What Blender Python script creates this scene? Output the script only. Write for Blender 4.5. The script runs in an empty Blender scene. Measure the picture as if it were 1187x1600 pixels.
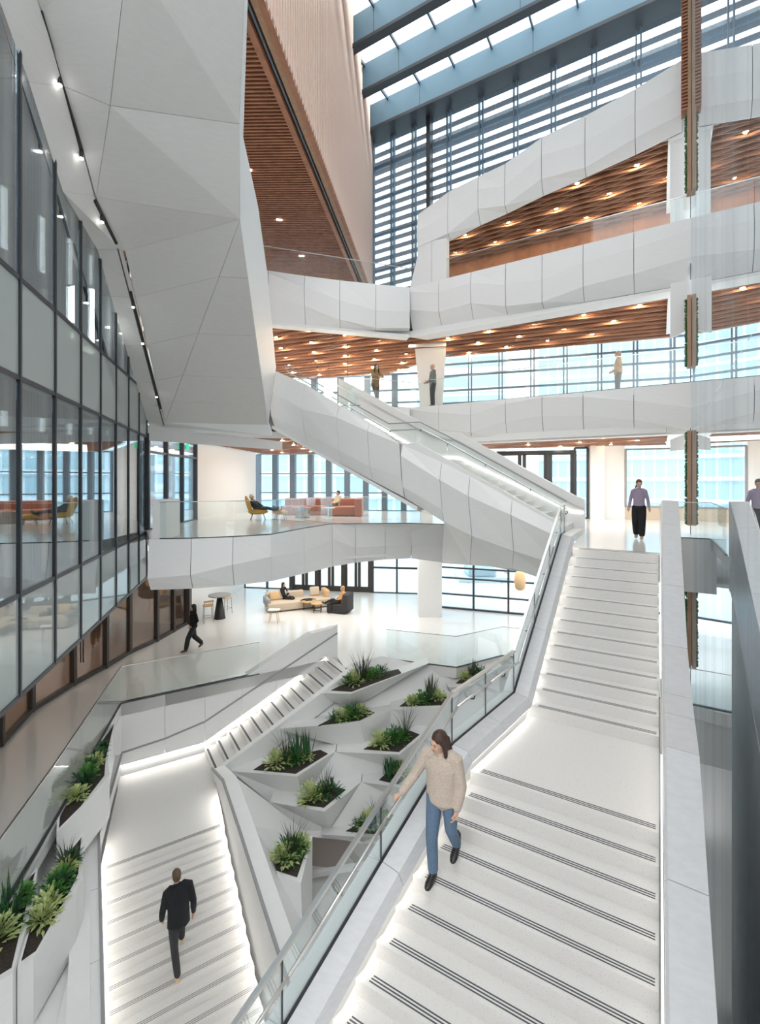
import bpy, bmesh, math, random
from mathutils import Vector, Matrix
random.seed(7)
SC = bpy.context.scene
COL = SC.collection
F, CX, CY, EYE = 730.0, 593.5, 755.0, 1.547   # calibration of the photograph (pixels of a 1187x1600 frame)

# ------------------------------------------------------------------ camera
cam = bpy.data.cameras.new('camera'); camo = bpy.data.objects.new('camera', cam); COL.objects.link(camo)
camo.location = (0, 0, EYE); camo.rotation_euler = (math.pi/2, 0, 0)
cam.sensor_fit = 'HORIZONTAL'; cam.sensor_width = 36; cam.lens = 36*F/1187
cam.shift_y = -(800-CY)/1187; cam.clip_start = .05; cam.clip_end = 400
SC.camera = camo
# ------------------------------------------------------------------ world / light
w = bpy.data.worlds.new('world'); SC.world = w; w.use_nodes = True
nt = w.node_tree; nt.nodes.clear()
wo = nt.nodes.new('ShaderNodeOutputWorld'); bg = nt.nodes.new('ShaderNodeBackground')
tc = nt.nodes.new('ShaderNodeTexCoord'); sx = nt.nodes.new('ShaderNodeSeparateXYZ'); cr = nt.nodes.new('ShaderNodeValToRGB')
nt.links.new(tc.outputs['Generated'], sx.inputs[0]); nt.links.new(sx.outputs['Z'], cr.inputs[0])
cr.color_ramp.elements[0].color = (.66, .68, .70, 1); cr.color_ramp.elements[0].position = 0
cr.color_ramp.elements[1].color = (.96, .98, 1, 1); cr.color_ramp.elements[1].position = .5
nt.links.new(cr.outputs[0], bg.inputs[0]); nt.links.new(bg.outputs[0], wo.inputs[0])
bg.inputs[1].default_value = 2.7
sun = bpy.data.lights.new('sun', 'SUN'); sun.energy = 1.1; sun.angle = .9; sun.color = (1, .97, .93)
suno = bpy.data.objects.new('sun', sun); COL.objects.link(suno); suno.rotation_euler = (math.radians(44), math.radians(-6), 0)
SC.view_settings.view_transform = 'Standard'; SC.view_settings.look = 'None'
SC.view_settings.gamma = 1; SC.view_settings.use_curve_mapping = False
SC.view_settings.exposure = .27
LED = 5.0

# ------------------------------------------------------------------ frames
SU, CU = .5123, .8587
def UV(u, v, z=0): return Vector((CU*u+SU*v, -SU*u+CU*v, z))      # main stair frame
def PQ(p, q, z=0): return Vector((.85*p-.527*q, .527*p+.85*q, z))  # lower stair frame
def px(x, y, d): return Vector(((x-CX)/F*d, d, EYE-(y-CY)/F*d))
def pz(x, y, z):
    d = (EYE-z)*F/(y-CY); return Vector(((x-CX)/F*d, d, z))
def ppl(x, y, n, p0):
    r = Vector(((x-CX)/F, 1, -(y-CY)/F)); c = Vector((0, 0, EYE))
    return c + r*((p0-c).dot(n)/r.dot(n))
V3 = Vector

# ------------------------------------------------------------------ materials
def mat(name, col, rough=.5, metal=0., emit=None, es=0., spec=.5, noise=None, bump=0., coat=0.):
    m = bpy.data.materials.new(name); m.use_nodes = True
    b = m.node_tree.nodes['Principled BSDF']; N = m.node_tree.nodes; L = m.node_tree.links
    b.inputs['Base Color'].default_value = (*col, 1); b.inputs['Roughness'].default_value = rough
    b.inputs['Metallic'].default_value = metal; b.inputs['Specular IOR Level'].default_value = spec
    b.inputs['Coat Weight'].default_value = coat
    if emit: b.inputs['Emission Color'].default_value = (*emit, 1); b.inputs['Emission Strength'].default_value = es
    if noise:
        sc, col2, stretch = noise
        t = N.new('ShaderNodeTexCoord'); mp = N.new('ShaderNodeMapping'); mp.inputs['Scale'].default_value = stretch
        n = N.new('ShaderNodeTexNoise'); n.inputs['Scale'].default_value = sc; n.inputs['Detail'].default_value = 4
        r = N.new('ShaderNodeValToRGB'); r.color_ramp.elements[0].position = .35; r.color_ramp.elements[1].position = .65
        r.color_ramp.elements[0].color = (*col, 1); r.color_ramp.elements[1].color = (*col2, 1)
        L.new(t.outputs['Object'], mp.inputs[0]); L.new(mp.outputs[0], n.inputs['Vector'])
        L.new(n.outputs['Fac'], r.inputs[0]); L.new(r.outputs[0], b.inputs['Base Color'])
        if bump:
            bp = N.new('ShaderNodeBump'); bp.inputs['Strength'].default_value = bump; bp.inputs['Distance'].default_value = .01
            L.new(n.outputs['Fac'], bp.inputs['Height']); L.new(bp.outputs[0], b.inputs['Normal'])
    return m
def terrazzo(name, base, speck, rough=.25):
    m = mat(name, base, rough); N = m.node_tree.nodes; L = m.node_tree.links; b = N['Principled BSDF']
    t = N.new('ShaderNodeTexCoord'); v = N.new('ShaderNodeTexVoronoi'); v.inputs['Scale'].default_value = 45
    v2 = N.new('ShaderNodeTexVoronoi'); v2.inputs['Scale'].default_value = 120
    r = N.new('ShaderNodeValToRGB'); r.color_ramp.elements[0].color = (*speck, 1); r.color_ramp.elements[0].position = .10
    r.color_ramp.elements[1].color = (*base, 1); r.color_ramp.elements[1].position = .2
    r2 = N.new('ShaderNodeValToRGB'); r2.color_ramp.elements[0].color = (.9, .88, .86, 1); r2.color_ramp.elements[0].position = .1
    r2.color_ramp.elements[1].color = (1, 1, 1, 1); r2.color_ramp.elements[1].position = .3
    mx = N.new('ShaderNodeMixRGB'); mx.blend_type = 'MULTIPLY'; mx.inputs[0].default_value = 1
    L.new(t.outputs['Object'], v.inputs['Vector']); L.new(t.outputs['Object'], v2.inputs['Vector'])
    L.new(v.outputs['Distance'], r.inputs[0]); L.new(v2.outputs['Distance'], r2.inputs[0])
    L.new(r.outputs[0], mx.inputs[1]); L.new(r2.outputs[0], mx.inputs[2]); L.new(mx.outputs[0], b.inputs['Base Color'])
    return m
def glass(name, tint, refl, tr=None, stripes=None, rough=.0, diff=0., dcol=(.6, .65, .65)):
    m = bpy.data.materials.new(name); m.use_nodes = True; N = m.node_tree.nodes; L = m.node_tree.links; N.clear()
    o = N.new('ShaderNodeOutputMaterial'); mx = N.new('ShaderNodeMixShader'); g = N.new('ShaderNodeBsdfGlossy')
    t = N.new('ShaderNodeBsdfTransparent'); g.inputs['Roughness'].default_value = rough
    t.inputs[0].default_value = (*tint, 1); g.inputs[0].default_value = (.93, .97, 1, 1)
    fr = N.new('ShaderNodeLayerWeight'); fr.inputs[0].default_value = .25
    mr = N.new('ShaderNodeMapRange'); mr.inputs['To Min'].default_value = refl; mr.inputs['To Max'].default_value = min(1, refl+.35)
    L.new(fr.outputs['Fresnel'], mr.inputs['Value']); L.new(mr.outputs[0], mx.inputs[0])
    base = t
    if diff:
        d = N.new('ShaderNodeBsdfDiffuse'); d.inputs[0].default_value = (*dcol, 1)
        m2 = N.new('ShaderNodeMixShader'); m2.inputs[0].default_value = diff
        L.new(t.outputs[0], m2.inputs[1]); L.new(d.outputs[0], m2.inputs[2]); base = m2
        if stripes:
            tcn = N.new('ShaderNodeTexCoord'); wv = N.new('ShaderNodeTexNoise'); wv.noise_dimensions = '1D'
            vv = N.new('ShaderNodeVectorMath'); vv.operation = 'DOT_PRODUCT'; vv.inputs[1].default_value = stripes
            L.new(tcn.outputs['Object'], vv.inputs[0]); L.new(vv.outputs['Value'], wv.inputs['W']); wv.inputs['Scale'].default_value = .7
            wv.inputs['Detail'].default_value = .6
            mr2 = N.new('ShaderNodeMapRange'); mr2.inputs['From Min'].default_value = .4; mr2.inputs['From Max'].default_value = .6
            mr2.inputs['To Min'].default_value = refl-.05; mr2.inputs['To Max'].default_value = refl+.08
            L.new(wv.outputs['Fac'], mr2.inputs['Value']); L.new(mr2.outputs[0], mx.inputs[0])
    L.new(base.outputs[0], mx.inputs[1]); L.new(g.outputs[0], mx.inputs[2]); L.new(mx.outputs[0], o.inputs[0])
    return m
M = {}
M['white'] = mat('white_composite', (.80, .80, .795), .45, noise=(6, (.82, .82, .815), (.6, .6, 7)), bump=.02)
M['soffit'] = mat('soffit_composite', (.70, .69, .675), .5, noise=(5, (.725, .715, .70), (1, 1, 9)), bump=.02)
M['paint'] = mat('white_paint', (.84, .84, .83), .5)
M['joint'] = mat('dark_joint', (.10, .10, .10), .7)
M['stone'] = mat('stair_stringer_stone', (.58, .585, .60), .35, noise=(9, (.62, .625, .64), (1, 1, 4)))
M['floor'] = terrazzo('pale_terrazzo', (.80, .79, .77), (.72, .71, .69), .16)
M['step'] = terrazzo('step_terrazzo', (.70, .685, .665), (.46, .43, .40), .4)
M['stripg'] = mat('grey_strip', (.22, .22, .225), .6)
M['strip'] = mat('charcoal_strip', (.07, .075, .085), .6)
M['led'] = mat('led_strip', (1, 1, 1), .5, emit=(1, .965, .90), es=LED)
M['led3'] = mat('led_strip_bright', (1, 1, 1), .5, emit=(1, .965, .90), es=26)
M['lamp'] = mat('lamp_glow', (1, 1, 1), .5, emit=(1, .78, .52), es=9)
M['wlamp'] = mat('white_lamp', (1, 1, 1), .5, emit=(1, .95, .88), es=14)
M['wood'] = mat('walnut_slat', (.30, .125, .065), .45, noise=(4, (.40, .18, .095), (1, 1, 1)))
M['wooddk'] = mat('dark_wood_void', (.09, .038, .02), .7)
M['woodlt'] = mat('light_walnut_lattice', (.50, .27, .17), .45)
M['woodwall'] = mat('brown_metal_batten', (.76, .60, .52), .30, metal=.65)
M['woodfin'] = mat('oak_fin', (.34, .20, .12), .45, noise=(8, (.42, .26, .16), (1, 1, .2)))
M['steel'] = mat('dark_steel', (.055, .06, .068), .4, metal=.3)
M['bronze'] = mat('bronze_frame', (.075, .065, .06), .4, metal=.3)
M['bluesteel'] = mat('blue_grey_beam', (.17, .29, .38), .45)
M['frame'] = mat('blue_grey_frame', (.13, .19, .25), .4)
M['louvre'] = mat('louvre_blade', (.30, .29, .31), .5)
M['chrome'] = mat('brushed_rail', (.72, .71, .69), .28, metal=.9)
M['glass'] = glass('clear_glass', (.96, .985, .98), .03)
M['wglass'] = glass('window_glass', (.88, .95, .98), .03)
M['sglass'] = glass('shopfront_glass', (.80, .74, .70), .03)
M['cglass'] = glass('curtain_glass', (.80, .86, .88), .32)
M['spandrel'] = glass('frosted_spandrel', (.6, .7, .68), .16, diff=.80, dcol=(.56, .61, .60))
M['mirror'] = glass('reflective_glass', (.5, .55, .58), .80, diff=.9, dcol=(.50, .56, .60), stripes=(SU, CU, 0))
M['beige'] = mat('beige_wall', (.42, .37, .33), .7)
M['taupe'] = mat('taupe_floor', (.30, .21, .16), .6, noise=(10, (.35, .26, .20), (1, 1, 1)))
M['soil'] = mat('potting_soil', (.025, .02, .016), .9, noise=(40, (.06, .045, .035), (1, 1, 1)))
M['concrete'] = mat('outdoor_concrete', (.62, .64, .66), .8, noise=(1.2, (.80, .82, .84), (1, 1, 1)))
M['black'] = mat('black_metal', (.015, .015, .016), .45)
M['grey'] = mat('mid_grey', (.32, .32, .33), .6)
M['blglass'] = mat('far_window_glass', (.42, .58, .64), .15)
M['blglass2'] = mat('far_window_blue', (.42, .55, .62), .2)
M['bldg'] = mat('far_facade', (.80, .82, .84), .7)
M['bldgc'] = mat('far_facade_cyan', (.72, .82, .86), .6)
M['green_l'] = mat('leaf_pale', (.36, .47, .15), .5, noise=(25, (.62, .68, .34), (1, 1, 1)))
M['green_m'] = mat('leaf_mid', (.07, .22, .04), .45, noise=(20, (.13, .34, .07), (1, 1, 1)))
M['green_d'] = mat('leaf_dark', (.022, .085, .03), .4, noise=(20, (.05, .16, .06), (1, 1, 1)))
M['green_b'] = mat('leaf_purple_black', (.035, .05, .03), .4, noise=(20, (.08, .10, .05), (1, 1, 1)))
M['rust'] = mat('rust_leather', (.40, .13, .065), .45)
M['mustard'] = mat('mustard_fabric', (.58, .33, .05), .7)
M['cream'] = mat('cream_fabric', (.62, .52, .40), .8)
M['peach'] = mat('peach_fabric', (.70, .48, .27), .8)
M['oak'] = mat('pale_oak', (.62, .40, .20), .5)
M['chargrey'] = mat('charcoal_fabric', (.045, .042, .042), .8)
M['exit'] = mat('green_exit_sign', (.02, .45, .2), .5, emit=(.1, .9, .45), es=.6)
M['red'] = mat('alarm_red', (.5, .04, .04), .5)

# ------------------------------------------------------------------ builders
def link(o, parent=None):
    COL.objects.link(o)
    if parent is not None: o.parent = parent
    return o
def mesh(name, verts, faces, m, parent=None, smooth=False):
    me = bpy.data.meshes.new(name); me.from_pydata([tuple(v) for v in verts], [], faces)
    bm = bmesh.new(); bm.from_mesh(me); bmesh.ops.recalc_face_normals(bm, faces=bm.faces); bm.to_mesh(me); bm.free()
    me.materials.append(M[m] if isinstance(m, str) else m)
    if smooth:
        for p in me.polygons: p.use_smooth = True
    return link(bpy.data.objects.new(name, me), parent)
def empty(name, loc=(0, 0, 0)):
    o = bpy.data.objects.new(name, None); o.empty_display_size = .1; COL.objects.link(o); o.location = loc; return o
def tag(o, label=None, cat=None, group=None, kind=None):
    if label: o['label'] = label
    if cat: o['category'] = cat
    if group: o['group'] = group
    if kind: o['kind'] = kind
    return o
def setp(o, parent):      # parent a world-space mesh to an Empty that may not be at the origin
    o.parent = parent; o.matrix_parent_inverse = Matrix.Translation(parent.location).inverted(); return o
class MB:
    def __init__(s): s.v = []; s.f = []
    def add(s, vs, fs):
        n = len(s.v); s.v += [tuple(v) for v in vs]; s.f += [[i+n for i in f] for f in fs]; return s
    def prism(s, poly, off):
        n = len(poly); off = V3(off); P = [V3(p) for p in poly]
        return s.add(P+[p+off for p in P], [list(range(n))[::-1], list(range(n, 2*n))]+[[i, (i+1) % n, n+(i+1) % n, n+i] for i in range(n)])
    def box(s, c, sx, sy, sz, rz=0, M4=None):
        vs = [V3((x*sx/2, y*sy/2, z*sz/2)) for z in (-1, 1) for y in (-1, 1) for x in (-1, 1)]
        R = Matrix.Rotation(rz, 3, 'Z'); vs = [(M4 @ v if M4 else R @ v)+V3(c) for v in vs]
        return s.add(vs, [[0, 2, 3, 1], [4, 5, 7, 6], [0, 1, 5, 4], [2, 6, 7, 3], [0, 4, 6, 2], [1, 3, 7, 5]])
    def bar(s, a, b, wd, h, up=(0, 0, 1)):
        a = V3(a); b = V3(b); d = (b-a).normalized(); u = V3(up)
        sd = d.cross(u)
        if sd.length < 1e-4: sd = d.cross(V3((1, 0, 0)))
        sd.normalize(); u = sd.cross(d).normalized()
        q = [sd*wd/2*i+u*h/2*j for i, j in ((-1, -1), (1, -1), (1, 1), (-1, 1))]
        return s.prism([a+k for k in q], b-a)
    def tube(s, pts, r, n=8):
        pts = [V3(p) for p in pts]; rings = []
        for i, p in enumerate(pts):
            d = (pts[min(i+1, len(pts)-1)]-pts[max(i-1, 0)]).normalized()
            a = d.orthogonal().normalized() if i == 0 else (ax-d*ax.dot(d)).normalized()
            ax = a; b = d.cross(a); rr = r[i] if isinstance(r, (list, tuple)) else r
            rings.append([p+(a*math.cos(t)+b*math.sin(t))*rr for t in [2*math.pi*k/n for k in range(n)]])
        vs = sum(rings, []); fs = []
        for i in range(len(rings)-1):
            fs += [[i*n+k, i*n+(k+1) % n, (i+1)*n+(k+1) % n, (i+1)*n+k] for k in range(n)]
        fs += [list(range(n))[::-1], [(len(rings)-1)*n+k for k in range(n)]]
        return s.add(vs, fs)
    def lathe(s, c, prof, n=16, sx=1, sy=1):
        c = V3(c); vs = []; fs = []
        for r, z in prof: vs += [c+V3((math.cos(2*math.pi*k/n)*r*sx, math.sin(2*math.pi*k/n)*r*sy, z)) for k in range(n)]
        for i in range(len(prof)-1): fs += [[i*n+k, i*n+(k+1) % n, (i+1)*n+(k+1) % n, (i+1)*n+k] for k in range(n)]
        fs += [list(range(n))[::-1], [(len(prof)-1)*n+k for k in range(n)]]
        return s.add(vs, fs)
    def ell(s, c, rx, ry, rz, R=None, nu=12, nv=8):
        c = V3(c); vs = [c+(R @ V3((0, 0, -rz)) if R else V3((0, 0, -rz)))]; fs = []
        for j in range(1, nv):
            t = -math.pi/2+math.pi*j/nv
            for k in range(nu):
                a = 2*math.pi*k/nu; p = V3((rx*math.cos(t)*math.cos(a), ry*math.cos(t)*math.sin(a), rz*math.sin(t)))
                vs.append(c+(R @ p if R else p))
        vs.append(c+(R @ V3((0, 0, rz)) if R else V3((0, 0, rz))))
        fs += [[0, 1+(k+1) % nu, 1+k] for k in range(nu)]
        for j in range(nv-2):
            o = 1+j*nu; fs += [[o+k, o+(k+1) % nu, o+nu+(k+1) % nu, o+nu+k] for k in range(nu)]
        o = 1+(nv-2)*nu; fs += [[o+k, o+(k+1) % nu, len(vs)-1] for k in range(nu)]
        return s.add(vs, fs)
    def build(s, name, m, parent=None, smooth=False, kind=None):
        o = mesh(name, s.v, s.f, m, parent, smooth)
        if kind: o['kind'] = kind
        return o
def bevel(o, w=.02, seg=2):
    b = o.modifiers.new('bevel', 'BEVEL'); b.width = w; b.segments = seg; b.limit_method = 'ANGLE'; return o
def lerp(a, b, t): return V3(a)+(V3(b)-V3(a))*t
def structure(name): return tag(empty(name), kind='structure')

def fascia(name, cols, parent=None, m='white', gap=.008, thick=.03, kind='structure', backm='joint', facing=None):
    """A band of cladding: cols = columns of 3-D points, top to bottom; one panel part between two columns."""
    root = parent or tag(empty(name), kind=kind)
    nrow = len(cols[0]); bv = []
    def outward(a, b):
        d = V3(b[0])-V3(a[0]); n = V3((d.y, -d.x, 0)).normalized()
        mid = (V3(a[0])+V3(b[0]))/2; c = V3(facing) if facing else V3((0, 0, 0))
        if n.dot(c-mid) < 0: n = -n
        return n
    for i in range(len(cols)-1):
        a, b = [V3(p) for p in cols[i]], [V3(p) for p in cols[i+1]]
        L = (b[0]-a[0]).length
        if L < .03: continue
        g = min(.2, gap/L); n = outward(a, b)
        A = [lerp(p, q, g) for p, q in zip(a, b)]; B = [lerp(p, q, 1-g) for p, q in zip(a, b)]
        Ab = [p-n*thick for p in A]; Bb = [p-n*thick for p in B]
        vs = A+B+Ab+Bb; r = nrow; fs = []
        for k in range(r-1):
            # split quad along the diagonal so creases read as facets
            fs += [[k, r+k, r+k+1], [k, r+k+1, k+1], [2*r+k, 3*r+k+1, 3*r+k], [2*r+k, 2*r+k+1, 3*r+k+1]]
            fs += [[k, k+1, 2*r+k+1, 2*r+k], [r+k, 3*r+k, 3*r+k+1, r+k+1]]
        fs += [[0, 2*r, 3*r, r], [r-1, 2*r-1, 4*r-1, 3*r-1]]
        mesh('panel', vs, fs, m, root)
        n2 = n*(thick+.02)
        bv.append(([p-n2 for p in a], [p-n2 for p in b]))
    mb = MB()
    for a, b in bv:
        r = nrow
        mb.add(a+b, sum([[[k, r+k, r+k+1], [k, r+k+1, k+1]] for k in range(r-1)], []))
    if bv: mb.build('backing', backm, root)
    return root
def slab(name, pts, z, th, m, parent=None, kind='structure'):
    mb = MB(); mb.prism([V3((p[0], p[1], z)) for p in pts], (0, 0, -th)); o = mb.build(name, m, parent)
    if kind and not parent: o['kind'] = kind
    return o
def balustrade(name, label, pts, h, step=1.5, cap=.022, group=None, glassmat='glass', capm='chrome', shoe=True):
    root = empty(name, tuple(pts[0])); tag(root, label, 'railing', group)
    for i in range(len(pts)-1):
        a, b = V3(pts[i]), V3(pts[i+1]); L = (b-a).length; n = max(1, round(L/step)); d = (b-a)/n
        for k in range(n):
            p, q = a+d*k+d.normalized()*.008, a+d*(k+1)-d.normalized()*.008
            sd = V3((d.y, -d.x, 0)).normalized()*.012
            o = MB().prism([p-sd/2, q-sd/2, q-sd/2+V3((0, 0, h)), p-sd/2+V3((0, 0, h))], sd).build('glass_panel', glassmat); setp(o, root)
        o = MB().bar(a+V3((0, 0, h+cap/2)), b+V3((0, 0, h+cap/2)), .03, cap).build('top_rail', capm); setp(o, root)
        if shoe: o = MB().bar(a+V3((0, 0, .012)), b+V3((0, 0, .012)), .05, .024).build('base_shoe', 'steel'); setp(o, root)
    return root
def window(name, a, b, z0, z1, nx, zs, fm='frame', gm='wglass', mw=.09, tw=.05, depth=.16, dbl=False):
    """Glazed wall from a to b; every mullion, transom and pane is a part."""
    root = structure(name); a = V3((*a[:2], 0)); b = V3((*b[:2], 0)); d = (b-a); L = d.length; d.normalize(); n = V3((d.y, -d.x, 0))
    rows = [z0]+list(zs)+[z1]
    for i in range(nx+1):
        c = a+d*(L*i/nx)
        if dbl:
            for s in (-1, 1): MB().box(c+d*s*.07+V3((0, 0, (z0+z1)/2)), .05, depth, z1-z0, math.atan2(d.y, d.x)).build('mullion', fm, root)
        else: MB().box(c+V3((0, 0, (z0+z1)/2)), mw, depth, z1-z0, math.atan2(d.y, d.x)).build('mullion', fm, root)
    for z in rows:
        MB().bar(a+V3((0, 0, z)), b+V3((0, 0, z)), depth*.8, tw).build('transom', fm, root)
    for i in range(nx):
        for j in range(len(rows)-1):
            c = a+d*(L*(i+.5)/nx)+V3((0, 0, (rows[j]+rows[j+1])/2))
            MB().box(c, L/nx-mw*.5, .012, rows[j+1]-rows[j]-tw*.5, math.atan2(d.y, d.x)).build('pane', gm, root)
    return root

# ================================================================== FLOORS
ZA, ZB, ZC, ZD, ZG = -4.62, 0., 4.62, 9.24, -9.24
K1 = V3((-7.24, 13.06, 0)); K3 = V3((-1.5, 16.55, 0))
edgeA = [(-5.0, 3.5), (-5.47, 6.73), (-5.9, 8.4), (K1.x, K1.y), (K3.x, K3.y), (-1.05, 15.25), (.22, 16.4), (2.55, 15.62), (4.36, 16.7), (6.6, 15.9), (8.0, 13.2), (9.6, 12.6), (24, 5)]
fA = slab('floor', edgeA+[(24, 40), (-20, 40), (-20, 3.5)], ZA, .35, 'floor')
edgeB = [(-6.34, 12.86), (-5.24, 13.02), (-4.2, 13.4), (-3.25, 14.0), (-2.58, 15.95), (-1.8, 17.65), (-1.56, 17.93), (1.14, 17.93), (2.4, 17.4)]
landL = UV(-2.0, 12.0); landR = UV(.4, 12.0)
cornR = UV(.4, 15.7); cornR2 = UV(.93, 15.7)
fB = slab('floor.001', edgeB+[(3.7, 13.6), (landL.x, landL.y), (landR.x, landR.y), (cornR.x, cornR.y), (cornR2.x, cornR2.y), (22, 9.6), (22, 18), (14, 19.9), (2.5, 23.3), (2.5, 26.2), (-9, 28.4), (-7.9, 19.8), (-7.7, 15.4)], ZB, .3, 'floor')
r17 = UV(.93, 17.05); l17 = UV(-8.75, 17.05)
slab('floor.002', [(r17.x, r17.y), (l17.x, l17.y), (-.3, 18.45), (-1.7, 18.9), (-3.2, 16.6), (-4.6, 16.5), (-7.6, 16.0), (-7.9, 20), (-9, 28.4), (2.5, 26.2), (2.5, 23.3), (14, 19.9), (22, 15), (22, 8)], ZC, .25, 'paint')
dl = (-4.1, 17.45)
slab('floor.003', [(r17.x, r17.y), (UV(-8.75, 17.1).x, UV(-8.75, 17.1).y), dl, (-9, 16.1), (-9, 27), (2.0, 25.0), (13, 18.6), (22, 13), (22, 8)], ZD, .25, 'paint')
slab('floor.004', [(-30, -4), (30, -4), (30, 40), (-30, 40)], ZG, .3, 'floor')

# ================================================================== CEILINGS (walnut baffles)
def wood_ceiling(name, poly, z, ang, sp, cross, bh=.16, frame=True):
    """Void board + crossing baffles clipped to poly."""
    root = structure(name)
    slab('void_board', poly, z+.32, .05, 'wooddk', root, None)
    P = [V3((p[0], p[1], 0)) for p in poly]
    def lines(an, spc, wd, h, z0, nm, mt):
        d = V3((math.cos(an), math.sin(an), 0)); n = V3((-d.y, d.x, 0)); mb = MB()
        lo = min(p.dot(n) for p in P); hi = max(p.dot(n) for p in P); t = lo+spc/2
        while t < hi:
            xs = []
            for i in range(len(P)):
                a, b = P[i], P[(i+1) % len(P)]; da, db = a.dot(n)-t, b.dot(n)-t
                if da*db < 0: xs.append((a+(b-a)*(da/(da-db))).dot(d))
            xs.sort()
            for i in range(0, len(xs)-1, 2):
                a = n*t+d*xs[i]; b = n*t+d*xs[i+1]
                if (b-a).length > .05: mb.bar(a+V3((0, 0, z0)), b+V3((0, 0, z0)), wd, h)
            t += spc
        mb.build(nm, mt, root, kind='stuff')
    lines(ang, sp, .035, bh, z+bh/2, 'baffle', 'wood')
    for c, s2 in cross: lines(c, s2, .022, bh*.5, z-.01, 'cross_baffle', 'woodlt')
    if frame:
        for i in range(len(P)):
            MB().bar(P[i]+V3((0, 0, z+.1)), P[(i+1) % len(P)]+V3((0, 0, z+.1)), .06, .24).build('edge_trim', 'paint', root)
    return root
AU = math.atan2(-SU, CU)
def BH(): tag(MB().prism([LU(4.4, -.5, 11.3), LU(14.3, -.5, 11.3), LU(14.3, -.5, 12.8), LU(4.4, -.5, 12.8)], V3((SU, CU, 0))*.15).build('trim_21', 'wood'), kind='structure')
r1047 = ppl(1047, 500, V3((SU, CU, 0)), UV(0, 17.4)); l697 = ppl(697, 500, V3((SU, CU, 0)), UV(0, 17.4))
cC = [(r1047.x, r1047.y), (1.2, 19.4), (-4.6, 17.6), (-9, 16.8), (-9, 28.0), (.5, 26.0), (3.0, 22.4), (12.1, 19.45)]
wood_ceiling('ceiling', cC, 7.62, AU, .34, [(AU+.2, .5)])
cD = [(r1047.x, r1047.y), (l697.x, l697.y), (3.42, 23.95), (11.75, 18.95)]
wood_ceiling('ceiling.001', cD, 12.45, AU, .34, [(AU+.2, .36), (AU-.2, .36)])
cB1 = [(12.4, 14.6), (9.0, 14.7), (3.0, 18.2), (3.0, 22.4), (12.4, 19.4)]
wood_ceiling('ceiling.002', cB1, 3.16, AU+.5, .09, [(AU-.5, 1.4)], bh=.06)
cB2 = [(-6.6, 16.7), (-3.0, 17.3), (-1.5, 19.2), (1, 19.3), (1, 25.8), (-6.6, 27), (-7.3, 19.8)]
wood_ceiling('ceiling.003', cB2, 3.22, AU+.5, .09, [(AU-.5, 1.4)], bh=.06)
# the soffit slab and wood-battened volume up left
T = V3((.132, 1, 0)).normalized(); corner = V3((-.41, 26.3, 0)); ZT, ZR = 12.1, 20.6
def TW(s, off=0, z=0): return corner-T*s+V3((-T.y, T.x, 0))*off+V3((0, 0, z))
wr = structure('ceiling_slatted'); wr.name = 'ceiling.004'
MB().prism([TW(0, .35, ZT+.12), TW(0, 14, ZT+.12), TW(24, 14, ZT+.12), TW(24, .35, ZT+.12)], (0, 0, .1)).build('void_board', 'wooddk', wr)
mb = MB()
s = 0
while s < 24:
    mb.bar(TW(s, .62, ZT+.05), TW(s+1.3, 12, ZT+.05), .05, .09); s += .13
mb.build('slat', 'wood', wr, kind='stuff')
for off, wd in ((.56, .16), (.06, .16)):
    MB().bar(TW(0, off, ZT+.02), TW(24, off, ZT+.02), wd, .14).build('edge_board', 'wood', wr)
MB().bar(TW(0, .3, ZT+.16), TW(24, .3, ZT+.16), .34, .05).build('track_recess', 'steel', wr)
for off in (.22, .4): MB().bar(TW(0, off, ZT+.08), TW(24, off, ZT+.08), .05, .06).build('track_rail', 'frame', wr)
for s in (5, 8, 11, 14, 16.5, 19): 
    MB().box(TW(s, 2.6, ZT-.005), .22, .07, .03, .1).build('slot_light', 'wlamp', wr)
ww = structure('wall_battened')
MB().prism([TW(0, .1, ZT), TW(25, .1, ZT), TW(25, .1, ZR+1.9), TW(0, .1, ZR+1.9)], (-.2, 0, 0)).build('backing', 'woodfin', ww)
for i in range(9):          # metal faced panels with seams
    a = TW(i*2.8+.01, 0, ZT); b = TW(i*2.8+2.79, 0, ZT)
    MB().prism([a, b, b+V3((0, 0, ZR+1.9-ZT)), a+V3((0, 0, ZR+1.9-ZT))], (-.05, 0, 0)).build('panel', 'woodwall', ww)
mb = MB(); s = .05
while s < 25:
    mb.bar(TW(s, -.015, ZT-.05), TW(s, -.015, ZR+1.9), .03, .045, up=(1, 0, 0)); s += .2
mb.build('batten', 'woodwall', ww, kind='stuff')

# ================================================================== LOUVRED GLASS WALL + SKYLIGHT
lw = structure('window_louvred')
def LU(t, off=0, z=0): return corner+V3((CU, -SU, 0))*t+V3((SU, CU, 0))*off+V3((0, 0, z))
z = 8.8
while z < ZR:
    MB().bar(LU(-3, .55, z), LU(19.5, .55, z), .22, .05, up=(SU*.6, CU*.6, .8)).build('louvre', 'louvre', lw); z += .5
for t in [-1.5, 0, 1.3, 2.6, 4.6, 6.3, 8.0, 9.7, 11.4, 13.1, 14.8, 16.5]:
    for o in (-.09, .09): MB().box(LU(t+o, 0, 14.5), .06, .2, 12.2, AU).build('mullion', 'frame', lw)
MB().box(LU(3.55, -.1, 14.5), .22, .4, 12.2, AU).build('column', 'steel', lw)
for z in (8.6, 9.4, 11.4, 13.4, 15.4, 17.4, 19.2):
    MB().bar(LU(-3, .05, z), LU(19.5, .05, z), .12, .09 if z < 19 else .2).build('transom', 'frame', lw)
for t in range(-2, 19, 3):
    MB().box(LU(t+1.5, .02, 14.6), 2.95, .015, 12, AU).build('pane', 'wglass', lw)
BH()
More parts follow.
